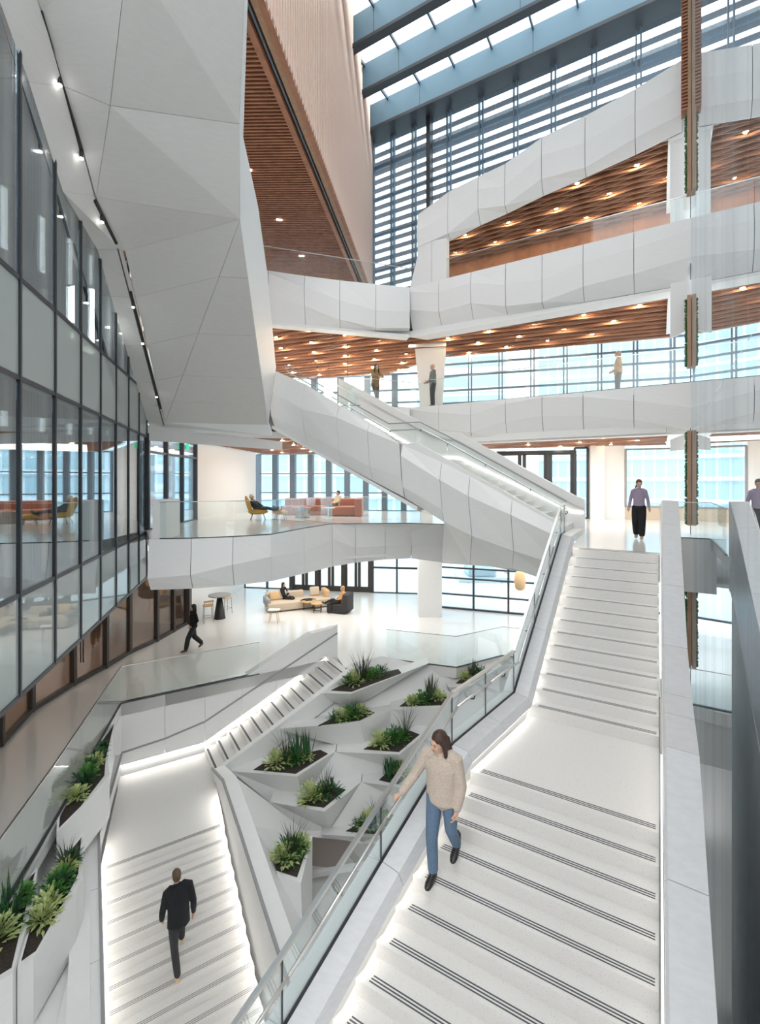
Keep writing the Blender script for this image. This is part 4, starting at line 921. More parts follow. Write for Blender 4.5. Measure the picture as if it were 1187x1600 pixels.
# mezzanine edge ceiling band (grey fascia below faceted soffit)
tag(MB().prism([px(230, 664, 15.45), px(440, 690, 16.4), px(440, 703, 16.4), px(230, 688, 15.45)], (0, .1, 0)).build('trim_20', 'soffit'), kind='structure')
for i, (x, y, d) in enumerate(((196, 698, 13.5), (293, 698, 18.5))):
    o = MB().box(px(x, y, d), .10, .05, .2).build('exit_sign', 'exit'); tag(o, ['green exit sign seen at the curtain wall end', 'green exit sign hanging by the mezzanine ceiling'][i], 'sign')
o = MB().box(UV(.45, 5.2, -2.6), .03, .12, .18, AU).build('exit_sign', 'exit'); 
bpy.data.objects.remove(o)

# ================================================================== LIGHTS in timber ceilings
def downlights(pts, z, label, group, energy=13):
    for i, (x, y) in enumerate(pts):
        r = empty('downlight', (x, y, z)); tag(r, label, 'lamp', group)
        o = MB().lathe((0, 0, .02), [(.085, 0), (.10, .03), (.09, .05)], 12).build('housing', 'bronze', r)
        MB().lathe((0, 0, .008), [(.075, 0), (.075, .01)], 12).build('lens', 'lamp', r)
        l = bpy.data.lights.new('lamp', 'POINT'); l.energy = energy; l.color = (1, .74, .45); l.shadow_soft_size = .03
        lo = bpy.data.objects.new('lamp', l); COL.objects.link(lo); lo.parent = r; lo.location = (0, 0, -.02)
def inpoly(x, y, P):
    c = False; j = len(P)-1
    for i in range(len(P)):
        if (P[i][1] > y) != (P[j][1] > y) and x < (P[j][0]-P[i][0])*(y-P[i][1])/(P[j][1]-P[i][1])+P[i][0]: c = not c
        j = i
    return c
def grid(P, su, sv, lim):
    out = []
    for i in range(-12, 14):
        for j in range(0, 26):
            p = UV(i*su+.3+(j % 2)*su*.5, 12+j*sv)
            if inpoly(p.x, p.y, P) and abs((p.x)/p.y*F+CX-600) < 650: out.append((p.x, p.y))
    return out[:lim]
downlights(grid(cC, 1.75, 1.25, 60), 7.60, 'small round downlight in the slatted ceiling of the third level', 'downlights in the third level ceiling')
downlights(grid(cD, 1.9, 1.25, 40), 12.43, 'small round downlight in the lattice ceiling of the highest balcony', 'downlights in the highest balcony ceiling')
downlights(grid(cB1, 2.0, 1.6, 20), 3.14, 'small round downlight in the timber ceiling behind the top landing', 'downlights behind the top landing', 8)
downlights(grid(cB2, 2.0, 1.8, 20), 3.20, 'small round downlight in the timber ceiling over the mezzanine', 'downlights over the mezzanine', 8)
for i, (x, y, z, nm) in enumerate(((-3.1, 21.5, ZC, 'left'), (-4.2, 23.5, ZC, 'far left'), (5.5, 18.2, ZB-2.0, 'right'))):
    c = [px(543, 607, 22.5), px(513, 612, 23.5), px(812, 908, 19.5)][i]
    o = MB().lathe(c, [(.05, .45), (.2, .35), (.24, 0), (.2, -.3), (.1, -.38)], 14).build('pendant_lamp', 'wlamp' if i < 2 else 'peach', smooth=True)
    r = empty('pendant_lamp', tuple(c)); setp(o, r); o.name = 'shade'
    setp(MB().tube([c+V3((0, 0, .4)), c+V3((0, 0, 1.5))], .01, 5).build('cord', 'black'), r)
    tag(r, ['white lantern pendant between the stair rail and the leaning person', 'white lantern pendant nearest the top of the stair rail', 'peach glass pendant before the lobby window at right'][i], 'lamp')

# added area lights without fixtures, brightening the lobby, mezzanine and glazed rooms
def fill_light(x, y, z, sx, sy, e, col=(1, .95, .88), rz=0):
    l = bpy.data.lights.new('fill_area', 'AREA'); l.shape = 'RECTANGLE'; l.size = sx; l.size_y = sy; l.energy = e; l.color = col
    o = bpy.data.objects.new('fill_area', l); COL.objects.link(o); o.location = (x, y, z); o.rotation_euler = (0, 0, rz)
fill_light(-2.5, 21.5, -1.5, 9, 4, 200); fill_light(7, 18.5, -1.5, 6, 3, 110, rz=-.5)
fill_light(-3, 23, 3.1, 6, 5, 200); fill_light(8, 17.8, 3.05, 5, 2, 120, rz=-.5)
fill_light(-8.5, 9, 3.0, 2, 10, 160); fill_light(-8.5, 9, 7.5, 2, 10, 200); fill_light(-12, 12, -1.7, 4, 12, 150, (1, .86, .70))
tag(MB().prism([V3((-14, -5, ZG)), V3((16, -5, ZG)), V3((16, -5, 4.6)), V3((-14, -5, 4.6))], (0, -.2, 0)).build('wall_light_block', 'soffit'), kind='structure')  # unseen wall added behind the camera, blocks frontal light below its lowered top
tag(MB().prism([UV(.33, 2.2, ZG), UV(.33, 11.9, ZG), UV(.33, 11.9, -.8), UV(.33, 7.9, -2.9), UV(.33, 6.0, -3.0), UV(.33, 2.2, -5.2)], UV(.05, 0)).build('wall_under_stair', 'paint'), kind='structure')
tag(MB().box(UV(.395, 6.76, -2.36), .02, .16, .12, AU).build('exit_sign', 'exit'), 'small green sign on the outside of the right stair parapet', 'sign')
tag(MB().box(UV(.395, 5.58, -2.62), .03, .06, .14, AU).build('fire_alarm', 'red'), 'small red alarm box on the outside of the right stair parapet', 'alarm')
# ================================================================== OUTSIDE
tag(MB().prism([V3((-80, 29, -5.2)), V3((4, 27, -5.2)), V3((20, 20, -5.2)), V3((120, 10, -5.2)), V3((120, 200, -5.2)), V3((-80, 200, -5.2))], (0, 0, -.3)).build('floor_street', 'concrete'), kind='structure')
def building(label, c, wx, dy, z0, h, rz, nx, nf, wall, gl, band=False):
    r = empty('building', (c[0], c[1], z0)); r.rotation_euler = (0, 0, rz); tag(r, label, 'building')
    MB().box((0, 0, h/2), wx, dy, h).build('facade', wall, r)
    fh = h/nf; mb = MB()
    for j in range(nf):
        z = j*fh+fh*.55
        if band: MB().box((0, -dy/2-.06, z), wx*.97, .12, fh*.5).build('window_band', gl, r)
        else:
            for i in range(nx):
                mb.box((-wx/2+wx*(i+.5)/nx, -dy/2-.05, z), wx/nx*.78, .1, fh*.7)
        MB().box((0, -dy/2-.2, j*fh+.1), wx*1.01, .4, .25).build('floor_edge', wall, r)
    if not band: mb.build('window', gl, r, kind='stuff')
building('glassy cyan office building behind the woman on the landing', (38, 62), 32, 12, -6, 42, -.35, 26, 16, 'bldgc', 'blglass')
building('white office block with horizontal window bands right of the cyan tower', (72, 66), 30, 14, -6, 34, -.4, 10, 10, 'bldg', 'blglass2', True)
building('white banded block seen through the landing doors', (15, 86), 15, 14, -6, 36, -.2, 10, 11, 'bldg', 'blglass2', True)
building('pale low block behind the orange sofa windows', (-8, 66), 34, 14, -6, 17, .05, 18, 6, 'bldgc', 'blglass')
building('pale block far left behind the mezzanine', (-34, 60), 16, 14, -6, 24, .25, 9, 8, 'bldg', 'blglass')
for i, (x, y, sx, sy, cm) in enumerate(((10, 33, 4.2, 1.8, 'bldg'), (14, 38, 4.2, 1.8, 'grey'), (6.5, 30, 3.2, 2.2, 'bldgc'))):
    r = empty('car', (x, y, -5.2)); tag(r, ['white car parked beyond the lobby window', 'grey car parked farther along the street', 'pale teal van near the lobby window'][i], 'car')
    MB().box((0, 0, .6), sx, sy, .6).build('body', cm, r); bevel(MB().box((-.1, 0, 1.15), sx*.55, sy*.88, .55).build('cabin', 'blglass2', r), .15, 2)
    for a in (-1, 1):
        for b in (-1, 1): 
            o = MB().lathe((0, 0, 0), [(.3, -.1), (.3, .1)], 12).build('wheel', 'black', r); o.rotation_euler = (math.pi/2, 0, 0); o.location = (a*sx*.32, b*sy*.48, .3)
tag(MB().prism([V3((-20, 31, -5.15)), V3((4, 30, -5.15)), V3((8, 36, -5.15)), V3((-20, 37, -5.15))], (0, 0, .5)).build('floor_plaza', 'bldg'), kind='structure')
#@@PART2@@
# ================================================================== PLANTS
def leaf(mb, base, d, up, L, W, droop):
    d = V3(d).normalized(); sd = d.cross(V3(up)); sd = (sd if sd.length > .01 else V3((1, 0, 0))).normalized()
    b = V3(base); p1 = b+d*L*.5+V3((0, 0, -droop*.3*L)); p2 = b+d*L+V3((0, 0, -droop*L)); k = V3((0, 0, W*.18))
    mb.add([b, p1+sd*W/2+k, p1-k*.3, p1-sd*W/2+k, p2], [[0, 1, 2], [0, 2, 3], [1, 4, 2], [2, 4, 3]])
def plant(kind, c, s):
    mb = MB(); c = V3(c)
    if kind in ('hosta', 'bushy', 'fern'):
        n = {'hosta': 150, 'bushy': 170, 'fern': 150}[kind]
        for i in range(n):
            a = random.uniform(0, 6.283); e = random.uniform(.05, 1.35); r = random.uniform(.15, .75)*s
            d = V3((math.cos(a)*math.cos(e), math.sin(a)*math.cos(e), math.sin(e)))
            b = c+d*r*.45
            L, W = {'hosta': (.125, .045), 'bushy': (.085, .045), 'fern': (.14, .022)}[kind]
            leaf(mb, b, d+V3((0, 0, .15)), (0, 0, 1), L*random.uniform(.7, 1.2)*(.6+s), W*random.uniform(.8, 1.2)*(.6+s), random.uniform(.0, .5))
    elif kind == 'grass':
        for i in range(46):
            a = random.uniform(0, 6.283); t = random.uniform(.05, .6); L = random.uniform(.45, .95)*s
            d = V3((math.cos(a)*t, math.sin(a)*t, 1)).normalized(); sd = V3((-math.sin(a), math.cos(a), 0))*.007
            p0 = c+V3((math.cos(a), math.sin(a), 0))*.03; p1 = p0+d*L*.6; p2 = p0+d*L+V3((math.cos(a), math.sin(a), -.3))*L*.18*random.random()
            mb.add([p0-sd, p0+sd, p1+sd, p1-sd, p2], [[0, 1, 2, 3], [3, 2, 4]])
    elif kind == 'spiky':
        for i in range(20):
            a = random.uniform(0, 6.283); t = random.uniform(.0, .35); L = random.uniform(.4, .85)*s
            d = V3((math.cos(a)*t, math.sin(a)*t, 1)).normalized(); sd = V3((-math.sin(a), math.cos(a), 0))*.028
            p0 = c+V3((math.cos(a), math.sin(a), 0))*random.uniform(.02, .12); p1 = p0+d*L*.5
            mb.add([p0-sd*.6, p0+sd*.6, p1+sd, p1-sd, p0+d*L, p1+V3((math.cos(a), math.sin(a), 0))*.008], [[0, 1, 5], [1, 2, 5], [0, 5, 3], [3, 5, 4], [5, 2, 4]])
    return mb
KN = {'hosta': ('pale variegated leafy plant', 'green_l'), 'bushy': ('bright green bushy plant', 'green_m'), 'fern': ('dark narrow-leaved plant', 'green_d'), 'grass': ('wispy dark grass tuft', 'green_b'), 'spiky': ('upright sword-leaved plant', 'green_d')}
# (planter index, [(kind, position along the soil 0..1, size)])
LAY = {
 0: [('fern', .04, .5), ('hosta', .14, .62), ('grass', .34, .75), ('grass', .44, .8), ('bushy', .56, .55), ('bushy', .74, .5), ('fern', .9, .5)],
 1: [('fern', .06, .4), ('hosta', .3, .5), ('bushy', .55, .62), ('fern', .75, .55), ('hosta', .92, .5)],
 2: [('hosta', .06, .45), ('bushy', .34, .6), ('spiky', .62, .8), ('fern', .55, .5), ('hosta', .88, .5)],
 3: [('hosta', .14, .62), ('grass', .36, .75), ('bushy', .5, .6), ('spiky', .66, .85), ('fern', .6, .5), ('spiky', .88, .7), ('hosta', .84, .4)],
 4: [('hosta', .12, .68), ('bushy', .45, .5), ('grass', .62, .6), ('fern', .85, .55)],
 5: [('hosta', .10, .55), ('bushy', .4, .6), ('fern', .62, .62), ('bushy', .8, .5), ('grass', .92, .7)],
 6: [('spiky', .15, .6), ('fern', .5, .62), ('hosta', .85, .5)],
 7: [('fern', .1, .45), ('hosta', .4, .65), ('grass', .6, .6), ('bushy', .85, .55)],
 8: [('hosta', .1, .4), ('spiky', .45, .5), ('fern', .75, .5)],
 9: [('hosta', .12, .55), ('fern', .4, .6), ('grass', .55, .6), ('bushy', .75, .5), ('hosta', .95, .45)],
 10: [('hosta', .08, .45), ('fern', .27, .55), ('bushy', .4, .55), ('spiky', .5, .4), ('hosta', .62, .45), ('fern', .76, .42), ('fern', .93, .3)],
 11: [('hosta', .08, .5), ('hosta', .24, .5), ('bushy', .4, .5), ('fern', .55, .5), ('bushy', .66, .48), ('hosta', .78, .45), ('grass', .85, .5), ('fern', .96, .4)],
 12: [('hosta', .3, .7), ('fern', .55, .7), ('spiky', .65, .7), ('bushy', .85, .6), ('bushy', .98, .45)],
}
AXIS = {}
where = ['uppermost planter', 'second planter from the top', 'upper planter by the rail', 'large planter near landing', 'folded mid-wall planter', "planter by sweater woman's head", 'short planter by the rail', 'lowest wide planter', 'small far top right planter', 'tall box planter', 'far left glass edge planter', 'left planter below glass', 'planter at left picture edge']
for idx, (lab, sp, z0) in enumerate(PLANTED):
    n = len(sp)
    # long axis: farthest pair of soil corners
    best = max(((sp[i]-sp[j]).length, i, j) for i in range(n) for j in range(i))
    a, b = sp[best[1]], sp[best[2]]
    if idx >= 9:
        if a.y > b.y: a, b = b, a
    elif a.x > b.x: a, b = b, a
    cc = sum(sp, V3())/n
    cnt = {}
    for kind, t, s in LAY[idx]:
        p = lerp(a, b, .08+.84*t); p = lerp(p, cc, .35)
        p.z = (p.z if idx < 9 else z0)+.02
        nm, mt = KN[kind]; cnt[kind] = cnt.get(kind, 0)+1
        dark = kind == 'spiky' and idx in (2, 8)
        o = plant(kind, (0, 0, 0), s*(1.12 if idx > 9 else 1.5)).build('potted_plant', 'green_b' if dark else mt); o.location = p
        side = ('near end' if t < .34 else 'middle' if t < .67 else 'far end') if idx >= 9 else ('left end' if t < .34 else 'middle' if t < .67 else 'right end')
        extra = ['', ', farther one', ', farthest one'][cnt[kind]-1]
        tag(o, '%s at the %s of %s%s' % (nm, side, where[idx], extra), 'plant', 'plants in the white planters')

# ================================================================== PEOPLE
def remeshed(name, mb, m, vox, parent, smooth=2, xf=None):
    me = bpy.data.meshes.new('tmp'); me.from_pydata(mb.v, [], mb.f)
    bm = bmesh.new(); bm.from_mesh(me); bmesh.ops.recalc_face_normals(bm, faces=bm.faces); bm.to_mesh(me); bm.free()
    o = bpy.data.objects.new('tmp', me); COL.objects.link(o)
    r = o.modifiers.new('r', 'REMESH'); r.mode = 'VOXEL'; r.voxel_size = vox
    s = o.modifiers.new('s', 'SMOOTH'); s.iterations = smooth; s.factor = .5
    bpy.context.view_layer.update()
    dg = bpy.context.evaluated_depsgraph_get(); me2 = bpy.data.meshes.new_from_object(o.evaluated_get(dg))
    bpy.data.objects.remove(o); me2.name = name; me2.materials.clear(); me2.materials.append(m)
    for p in me2.polygons: p.use_smooth = True
    q = bpy.data.objects.new(name, me2); COL.objects.link(q); q.parent = parent
    return q
def limb(mb, pts, n=12):
    """pts: (pos, r) or (pos, rx, ry); closed tapered loft with rounded ends"""
    P = [V3(p[0]) for p in pts]; out = []
    for i, p in enumerate(pts):
        r1 = p[1]; r2 = p[2] if len(p) > 2 else r1
        d = (P[min(i+1, len(P)-1)]-P[max(i-1, 0)]).normalized()
        ax = V3((1, 0, 0)); ax = (ax-d*ax.dot(d))
        if ax.length < .2: ax = V3((0, 1, 0))-d*d.y
        ax.normalize(); ay = d.cross(ax); out.append((P[i], d, ax, ay, r1, r2))
    st = []
    c, d, ax, ay, r1, r2 = out[0]
    st += [(c-d*min(r1, r2)*.75, ax, ay, r1*.45, r2*.45)]+[(o[0], o[2], o[3], o[4], o[5]) for o in out]
    c, d, ax, ay, r1, r2 = out[-1]; st += [(c+d*min(r1, r2)*.75, ax, ay, r1*.45, r2*.45)]
    vs = []; fs = []
    for c, ax, ay, r1, r2 in st: vs += [c+ax*math.cos(2*math.pi*k/n)*r1+ay*math.sin(2*math.pi*k/n)*r2 for k in range(n)]
    for i in range(len(st)-1): fs += [[i*n+k, i*n+(k+1) % n, (i+1)*n+(k+1) % n, (i+1)*n+k] for k in range(n)]
    fs += [list(range(n))[::-1], [(len(st)-1)*n+k for k in range(n)]]
    mb.add(vs, fs)
SK = {}
def cmat(c, rough=.8, fab=False):
    key = (c, rough, fab)
    if key not in SK:
        c2 = tuple(min(1, x*1.25+.004) for x in c)
        SK[key] = mat('cloth' if fab else 'skin', c, rough, noise=(60 if fab else 8, c2 if fab else tuple(x*1.04 for x in c), (1, 1, 1)), bump=.25 if fab else 0)
    return SK[key]
def person(label, loc, rz, J, top, trou, shoe, hair, skin=(.60, .38, .28), hstyle='short', scale=1., vox=.014, female=True, heel=False, wide=False, tscale=1., group=None, jacket=False):
    """J: joint dict in a local frame (x right, y facing, z up), 1.72 m figure."""
    root = empty('person', tuple(loc)); root.rotation_euler = (0, 0, rz); root.scale = (scale,)*3; tag(root, label, 'person', group)
    g = lambda k: V3(J[k])
    pel, che, nk, hd = g('pelvis'), g('chest'), g('neck'), g('head')
    yaw, nod, tilt = J.get('look', (0, 0, 0)); R = Matrix.Rotation(yaw, 3, 'Z') @ Matrix.Rotation(nod, 3, 'X') @ Matrix.Rotation(tilt, 3, 'Y')
    H = lambda x, y, z: hd+R @ V3((x, y, z))
    sw = .165 if female else .19
    # --- body, one continuous surface
    mb = MB()
    mb.ell(hd+R @ V3((0, -.008, .025)), .072, .092, .095, R); mb.ell(hd+R @ V3((0, .018, -.04)), .056, .07, .07, R)
    mb.ell(H(0, .052, -.082), .028, .028, .025, R); mb.ell(H(0, .092, -.012), .013, .02, .022, R); mb.ell(H(0, .083, .012), .009, .014, .03, R)
    mb.ell(H(0, .080, -.050), .024, .012, .010, R)
    for s in (-1, 1):
        mb.ell(H(s*.074, -.005, -.012), .009, .018, .030, R)
        mb.ell(H(s*.036, .066, -.02), .022, .02, .02, R)
    mb.ell(H(0, .072, .038), .05, .02, .014, R)
    limb(mb, [(nk+V3((0, 0, -.02)), .058, .055), (lerp(nk, hd, .45), .048, .052), (lerp(nk, hd, .8), .048, .055)])
    limb(mb, [(pel+V3((0, 0, -.03)), .135, .1), (lerp(pel, che, .45), .115, .085), (che, .15, .1), (lerp(che, nk, .75), .10, .07)], 16)
    for s in 'lr':
        sh, el, wr, ha = g('sh_'+s), g('el_'+s), g('wr_'+s), g('ha_'+s)
        hp, kn, an, to = g('hip_'+s), g('kn_'+s), g('an_'+s), g('to_'+s)
        limb(mb, [(lerp(sh, nk, .45), .05), (sh, .052), (lerp(sh, el, .5), .042), (el, .036)]); limb(mb, [(el, .036), (lerp(el, wr, .35), .038), (wr, .024, .026)])
        limb(mb, [(hp, .085), (lerp(hp, kn, .5), .07), (kn, .052)]); limb(mb, [(kn, .05), (lerp(kn, an, .3), .054), (an, .035)])
        limb(mb, [(an+V3((0, 0, -.015)), .030), (lerp(an, to, .5)+V3((0, 0, -.02)), .026, .018), (to-(to-an)*.12, .02, .013)])
        # hand: palm and five fingers
        d = (ha-wr).normalized(); sd = V3(J.get('palm_'+s, (1 if s == 'l' else -1, 0, 0))); nrm = (sd-d*sd.dot(d)).normalized(); ac = d.cross(nrm).normalized()
        curl = J.get('curl_'+s, .5)
        limb(mb, [(wr, .024), (wr+d*.035, .03, .016), (wr+d*.085, .036, .014)]); mb.ell(wr+d*.06, .034, .034, .034, nu=8, nv=6) if curl > 1 else None
        fw = ac*(1 if s == 'l' else 1)
        for k, (o_, L) in enumerate(((-.028, .062), (-.010, .070), (.009, .066), (.027, .052))):
            b0 = wr+d*.085+fw*o_; c1 = math.cos(curl*.6); s1 = math.sin(curl*.6); c2 = math.cos(curl*1.3); s2 = math.sin(curl*1.3)
            b1 = b0+(d*c1+nrm*s1)*L*.5; b2 = b1+(d*c2+nrm*s2)*L*.5
            limb(mb, [(b0-d*.02, .0095), (b1, .009), (b2, .0075)], 6)
        tb = wr+d*.03-fw*.028; limb(mb, [(tb, .012), (tb+(d*.7-fw*.6+nrm*.4).normalized()*.035, .0105), (tb+(d*.9-fw*.35+nrm*.5).normalized()*.062, .0085)], 6)
    remeshed('body', mb, cmat(skin, .5), min(vox, .008), root, 2)
    # --- top
    mb = MB(); w_ = 1.10*tscale
    zb = J.get('hem', .55)
    hem = lerp(pel, che, zb-.55)
    limb(mb, [(pel+(pel-che).normalized()*J.get('drop', .06), .165*w_, .125*w_), (lerp(pel, che, .3), .155*w_, .115*w_), (lerp(pel, che, .7), .160*w_, .115*w_), (che, .168*w_, .112*w_), (lerp(che, nk, .55), .135*w_, .09*w_), (lerp(che, nk, .9), .07, .065)], 18)
    for s in 'lr':
        sh, el, wr = g('sh_'+s), g('el_'+s), g('wr_'+s); cu = lerp(el, wr, .93)
        limb(mb, [(lerp(sh, nk, .5), .066*w_), (sh, .062*w_), (lerp(sh, el, .5), .054*w_), (el, .048*w_), (lerp(el, cu, .5), .046*w_), (cu, .036*w_)])
    remeshed('top', mb, cmat(top, .9, True), vox, root, 2)
    limb_nk = MB(); limb(limb_nk, [(lerp(che, nk, .72), .078, .072), (lerp(nk, hd, .12), .064, .064)], 14)
    remeshed('collar', limb_nk, cmat(top, .9, True), vox*.8, root, 2)
    # --- trousers
    mb = MB(); fl = 1.35 if wide else 1.0
    limb(mb, [(pel+V3((0, 0, -.07)), .15, .115), (pel+V3((0, 0, .04)), .145, .11), (lerp(pel, che, .35), .13, .1)], 16)
    for s in 'lr':
        hp, kn, an = g('hip_'+s), g('kn_'+s), g('an_'+s)
        limb(mb, [(hp+V3((0, 0, .02)), .1), (lerp(hp, kn, .5), .087*((fl+1)/2)), (kn, .068*fl)]); limb(mb, [(kn, .068*fl), (lerp(kn, an, .5), .064*fl), (lerp(kn, an, .93), .058*fl)])
    remeshed('trousers', mb, cmat(trou, .85, True), vox, root, 2)
    # --- shoes
    for s in 'lr':
        an, to = g('an_'+s), g('to_'+s); mb = MB(); d = to-an
        dn = V3((0, 0, -.055)); hz = (to-an); hz.z = 0; hz = hz.normalized()
        if heel: limb(mb, [(an+V3((0, 0, .12)), .052), (an+V3((0, 0, .0)), .050), (an+V3((0, 0, -.035))-hz*.01, .046)])
        limb(mb, [(an-hz*.035+dn*.45, .036, .036), (lerp(an, to, .35)+V3((0, 0, -.015)), .046, .044), (lerp(an, to, .75)+V3((0, 0, -.004)), .048, .036), (to+hz*.012, .034, .026)])
        limb(mb, [(an-hz*.03+V3((0, 0, -.065)), .034, .018), (to+V3((0, 0, -.012)), .036, .012)])
        remeshed('boot' if heel else 'shoe', mb, cmat(shoe, .35), min(vox, .010), root, 2)
    # --- hair
    if hstyle != 'bald':
        mb = MB(); mb.ell(H(0, -.022, .045), .084, .098, .092, R)
        if hstyle == 'short': mb.ell(H(0, -.045, .0), .076, .07, .085, R)
        if hstyle == 'bob':
            mb.ell(H(0, -.045, -.02), .082, .07, .12, R)
            for s in (-1, 1): limb(mb, [(H(s*.066, -.01, .07), .022, .05), (H(s*.078, -.012, -.03), .018, .045), (H(s*.078, .0, -.14), .02, .035)])
            limb(mb, [(H(0, -.085, .02), .065, .035), (H(0, -.085, -.15), .06, .03)])
        if hstyle == 'long':
            for s in (-1, 1): limb(mb, [(H(s*.064, -.01, .07), .022, .045), (H(s*.082, -.015, -.05), .022, .04), (H(s*.09, .02, -.24), .028, .03)])
            limb(mb, [(H(0, -.07, .02), .07, .045), (H(0, -.09, -.28), .075, .03)])
        if hstyle == 'tied':
            mb.ell(H(0, -.045, .01), .078, .07, .085, R); limb(mb, [(H(.03, -.10, -.02), .03, .03), (H(.065, -.06, -.13), .022)])
        h = remeshed('hair', mb, cmat(hair, .6, True), min(vox, .009), root, 2)
    # --- face details
    for s in (-1, 1):
        o = MB().ell(H(s*.034, .082, .008), .011, .005, .0035, R, 8, 6).build('eye', cmat((.03, .02, .018), .3), root, True)
        o = MB().ell(H(s*.034, .085, .034), .016, .005, .0025, R, 8, 6).build('eyebrow', cmat(tuple(x*.6 for x in hair), .6), root, True)
    MB().ell(H(0, .0915, -.050), .021, .006, .006, R, 8, 6).build('lips', cmat((.45, .17, .15), .4), root, True)
    return root
def stand(**k):
    J = dict(pelvis=(0, 0, .95), chest=(0, 0, 1.27), neck=(0, -.01, 1.43), head=(0, .01, 1.575), hem=.55,
             sh_l=(-.175, 0, 1.38), el_l=(-.215, -.03, 1.10), wr_l=(-.21, .03, .86), ha_l=(-.205, .05, .78),
             sh_r=(.175, 0, 1.38), el_r=(.215, -.03, 1.10), wr_r=(.21, .03, .86), ha_r=(.205, .05, .78),
             hip_l=(-.085, 0, .90), kn_l=(-.09, .02, .48), an_l=(-.09, 0, .09), to_l=(-.11, .16, .035),
             hip_r=(.085, 0, .90), kn_r=(.09, .02, .48), an_r=(.09, 0, .09), to_r=(.11, .16, .035),
             palm_l=(1, 0, 0), palm_r=(-1, 0, 0))
    J.update(k); return J
def face(dx, dy): return math.atan2(-dx, dy)     # rz that turns local +y to (dx, dy)

# woman in beige sweater, coming down the main staircase holding the rail
hz = -2.31-RISE*4     # tread of the front foot
fx = UV(-2.15, 4.88)
wd = face(-SU, -CU)
person('woman in beige sweater and blue jeans walking down the main staircase, hand on the rail', (fx.x, fx.y, hz), wd,
       stand(pelvis=(-.02, -.10, 1.0), chest=(-.02, -.08, 1.30), neck=(-.02, -.05, 1.45), head=(-.01, -.015, 1.575), look=(-.55, -.30, 0), drop=.10,
             hip_l=(-.11, -.10, .94), kn_l=(-.13, -.07, .60), an_l=(-.12, -.27, .30), to_l=(-.13, -.13, .20),
             hip_r=(.07, -.08, .93), kn_r=(.06, .03, .50), an_r=(.05, .02, .10), to_r=(.05, .17, .035),
             sh_r=(.155, -.06, 1.39), el_r=(.29, -.02, 1.13), wr_r=(.41, .12, .93), ha_r=(.47, .17, .89), palm_r=(0, 0, -1), curl_r=1.3,
             sh_l=(-.19, -.09, 1.39), el_l=(-.25, -.09, 1.11), wr_l=(-.22, -.02, .87), ha_l=(-.21, .0, .79), curl_l=.8),
       (.46, .385, .325), (.10, .155, .235), (.02, .017, .016), (.045, .02, .012), hstyle='bob', scale=1.0, vox=.008, tscale=1.12, heel=True)
# man in black on the lower stair, seen from behind
mp = PQ(1.42, 9.42); mz = ZL-R3*7
person('man in black sweater and trousers climbing the lower left staircase, seen from behind', (mp.x, mp.y, mz), face(-.50, .86),
       stand(pelvis=(0, .12, 1.06), chest=(0, .19, 1.39), neck=(-.01, .24, 1.54), head=(-.02, .28, 1.68), look=(.12, -.05, 0), drop=.14,
             sh_l=(-.20, .2, 1.47), el_l=(-.27, .16, 1.19), wr_l=(-.27, .28, .96), ha_l=(-.26, .32, .89), sh_r=(.20, .2, 1.49), el_r=(.26, .12, 1.22), wr_r=(.27, .16, .96), ha_r=(.27, .18, .88),
             hip_l=(-.09, .12, 1.0), kn_l=(-.08, .06, .53), an_l=(-.04, -.10, .12), to_l=(-.04, .05, .05), hip_r=(.09, .14, 1.0), kn_r=(.09, .42, .74), an_r=(.08, .33, .40), to_r=(.08, .5, .35)),
       (.008, .009, .012), (.02, .021, .024), (.55, .42, .26), (.10, .065, .04), skin=(.62, .36, .26), female=False, scale=1.02, vox=.009, tscale=1.1)
# walking woman on the lobby floor
wp = pz(302, 1016, ZA)
person('woman in black top and dark trousers striding across the lobby floor', (wp.x, wp.y, ZA), face(-.75, -.66),
       stand(pelvis=(0, 0, .93), kn_l=(-.08, .22, .50), an_l=(-.08, .30, .11), to_l=(-.08, .46, .06), kn_r=(.08, -.06, .48), an_r=(.08, -.34, .18), to_r=(.08, -.24, .05),
             look=(-.3, 0, 0), el_l=(-.20, -.08, 1.11), wr_l=(-.12, .10, .92), ha_l=(-.08, .16, .88), el_r=(.22, -.06, 1.1), wr_r=(.20, -.02, .86), ha_r=(.19, 0, .78)),
       (.008, .008, .010), (.022, .024, .027), (.16, .07, .04), (.012, .01, .01), hstyle='long', scale=1.0, vox=.012, wide=True)
# woman in lilac sweater on the landing
lp = pz(998, 842, 0)
person('woman in lilac sweater and black wide trousers walking on the top landing', (lp.x, lp.y, 0), face(-.55, -.85),
       stand(look=(.25, -.3, 0), el_l=(-.22, -.04, 1.12), wr_l=(-.25, .04, .90), ha_l=(-.27, .06, .82), el_r=(.22, -.04, 1.12), wr_r=(.25, .04, .90), ha_r=(.27, .06, .82),
             sh_l=(-.155, 0, 1.37), sh_r=(.155, 0, 1.37), kn_l=(-.09, .10, .5), an_l=(-.08, .16, .10), to_l=(-.08, .32, .035), kn_r=(.09, .0, .48), an_r=(.08, -.16, .12), to_r=(.08, -.02, .04), drop=.0),
       (.30, .24, .32), (.006, .006, .008), (.52, .30, .16), (.10, .065, .05), hstyle='tied', scale=.97, vox=.011, wide=True, tscale=.84)
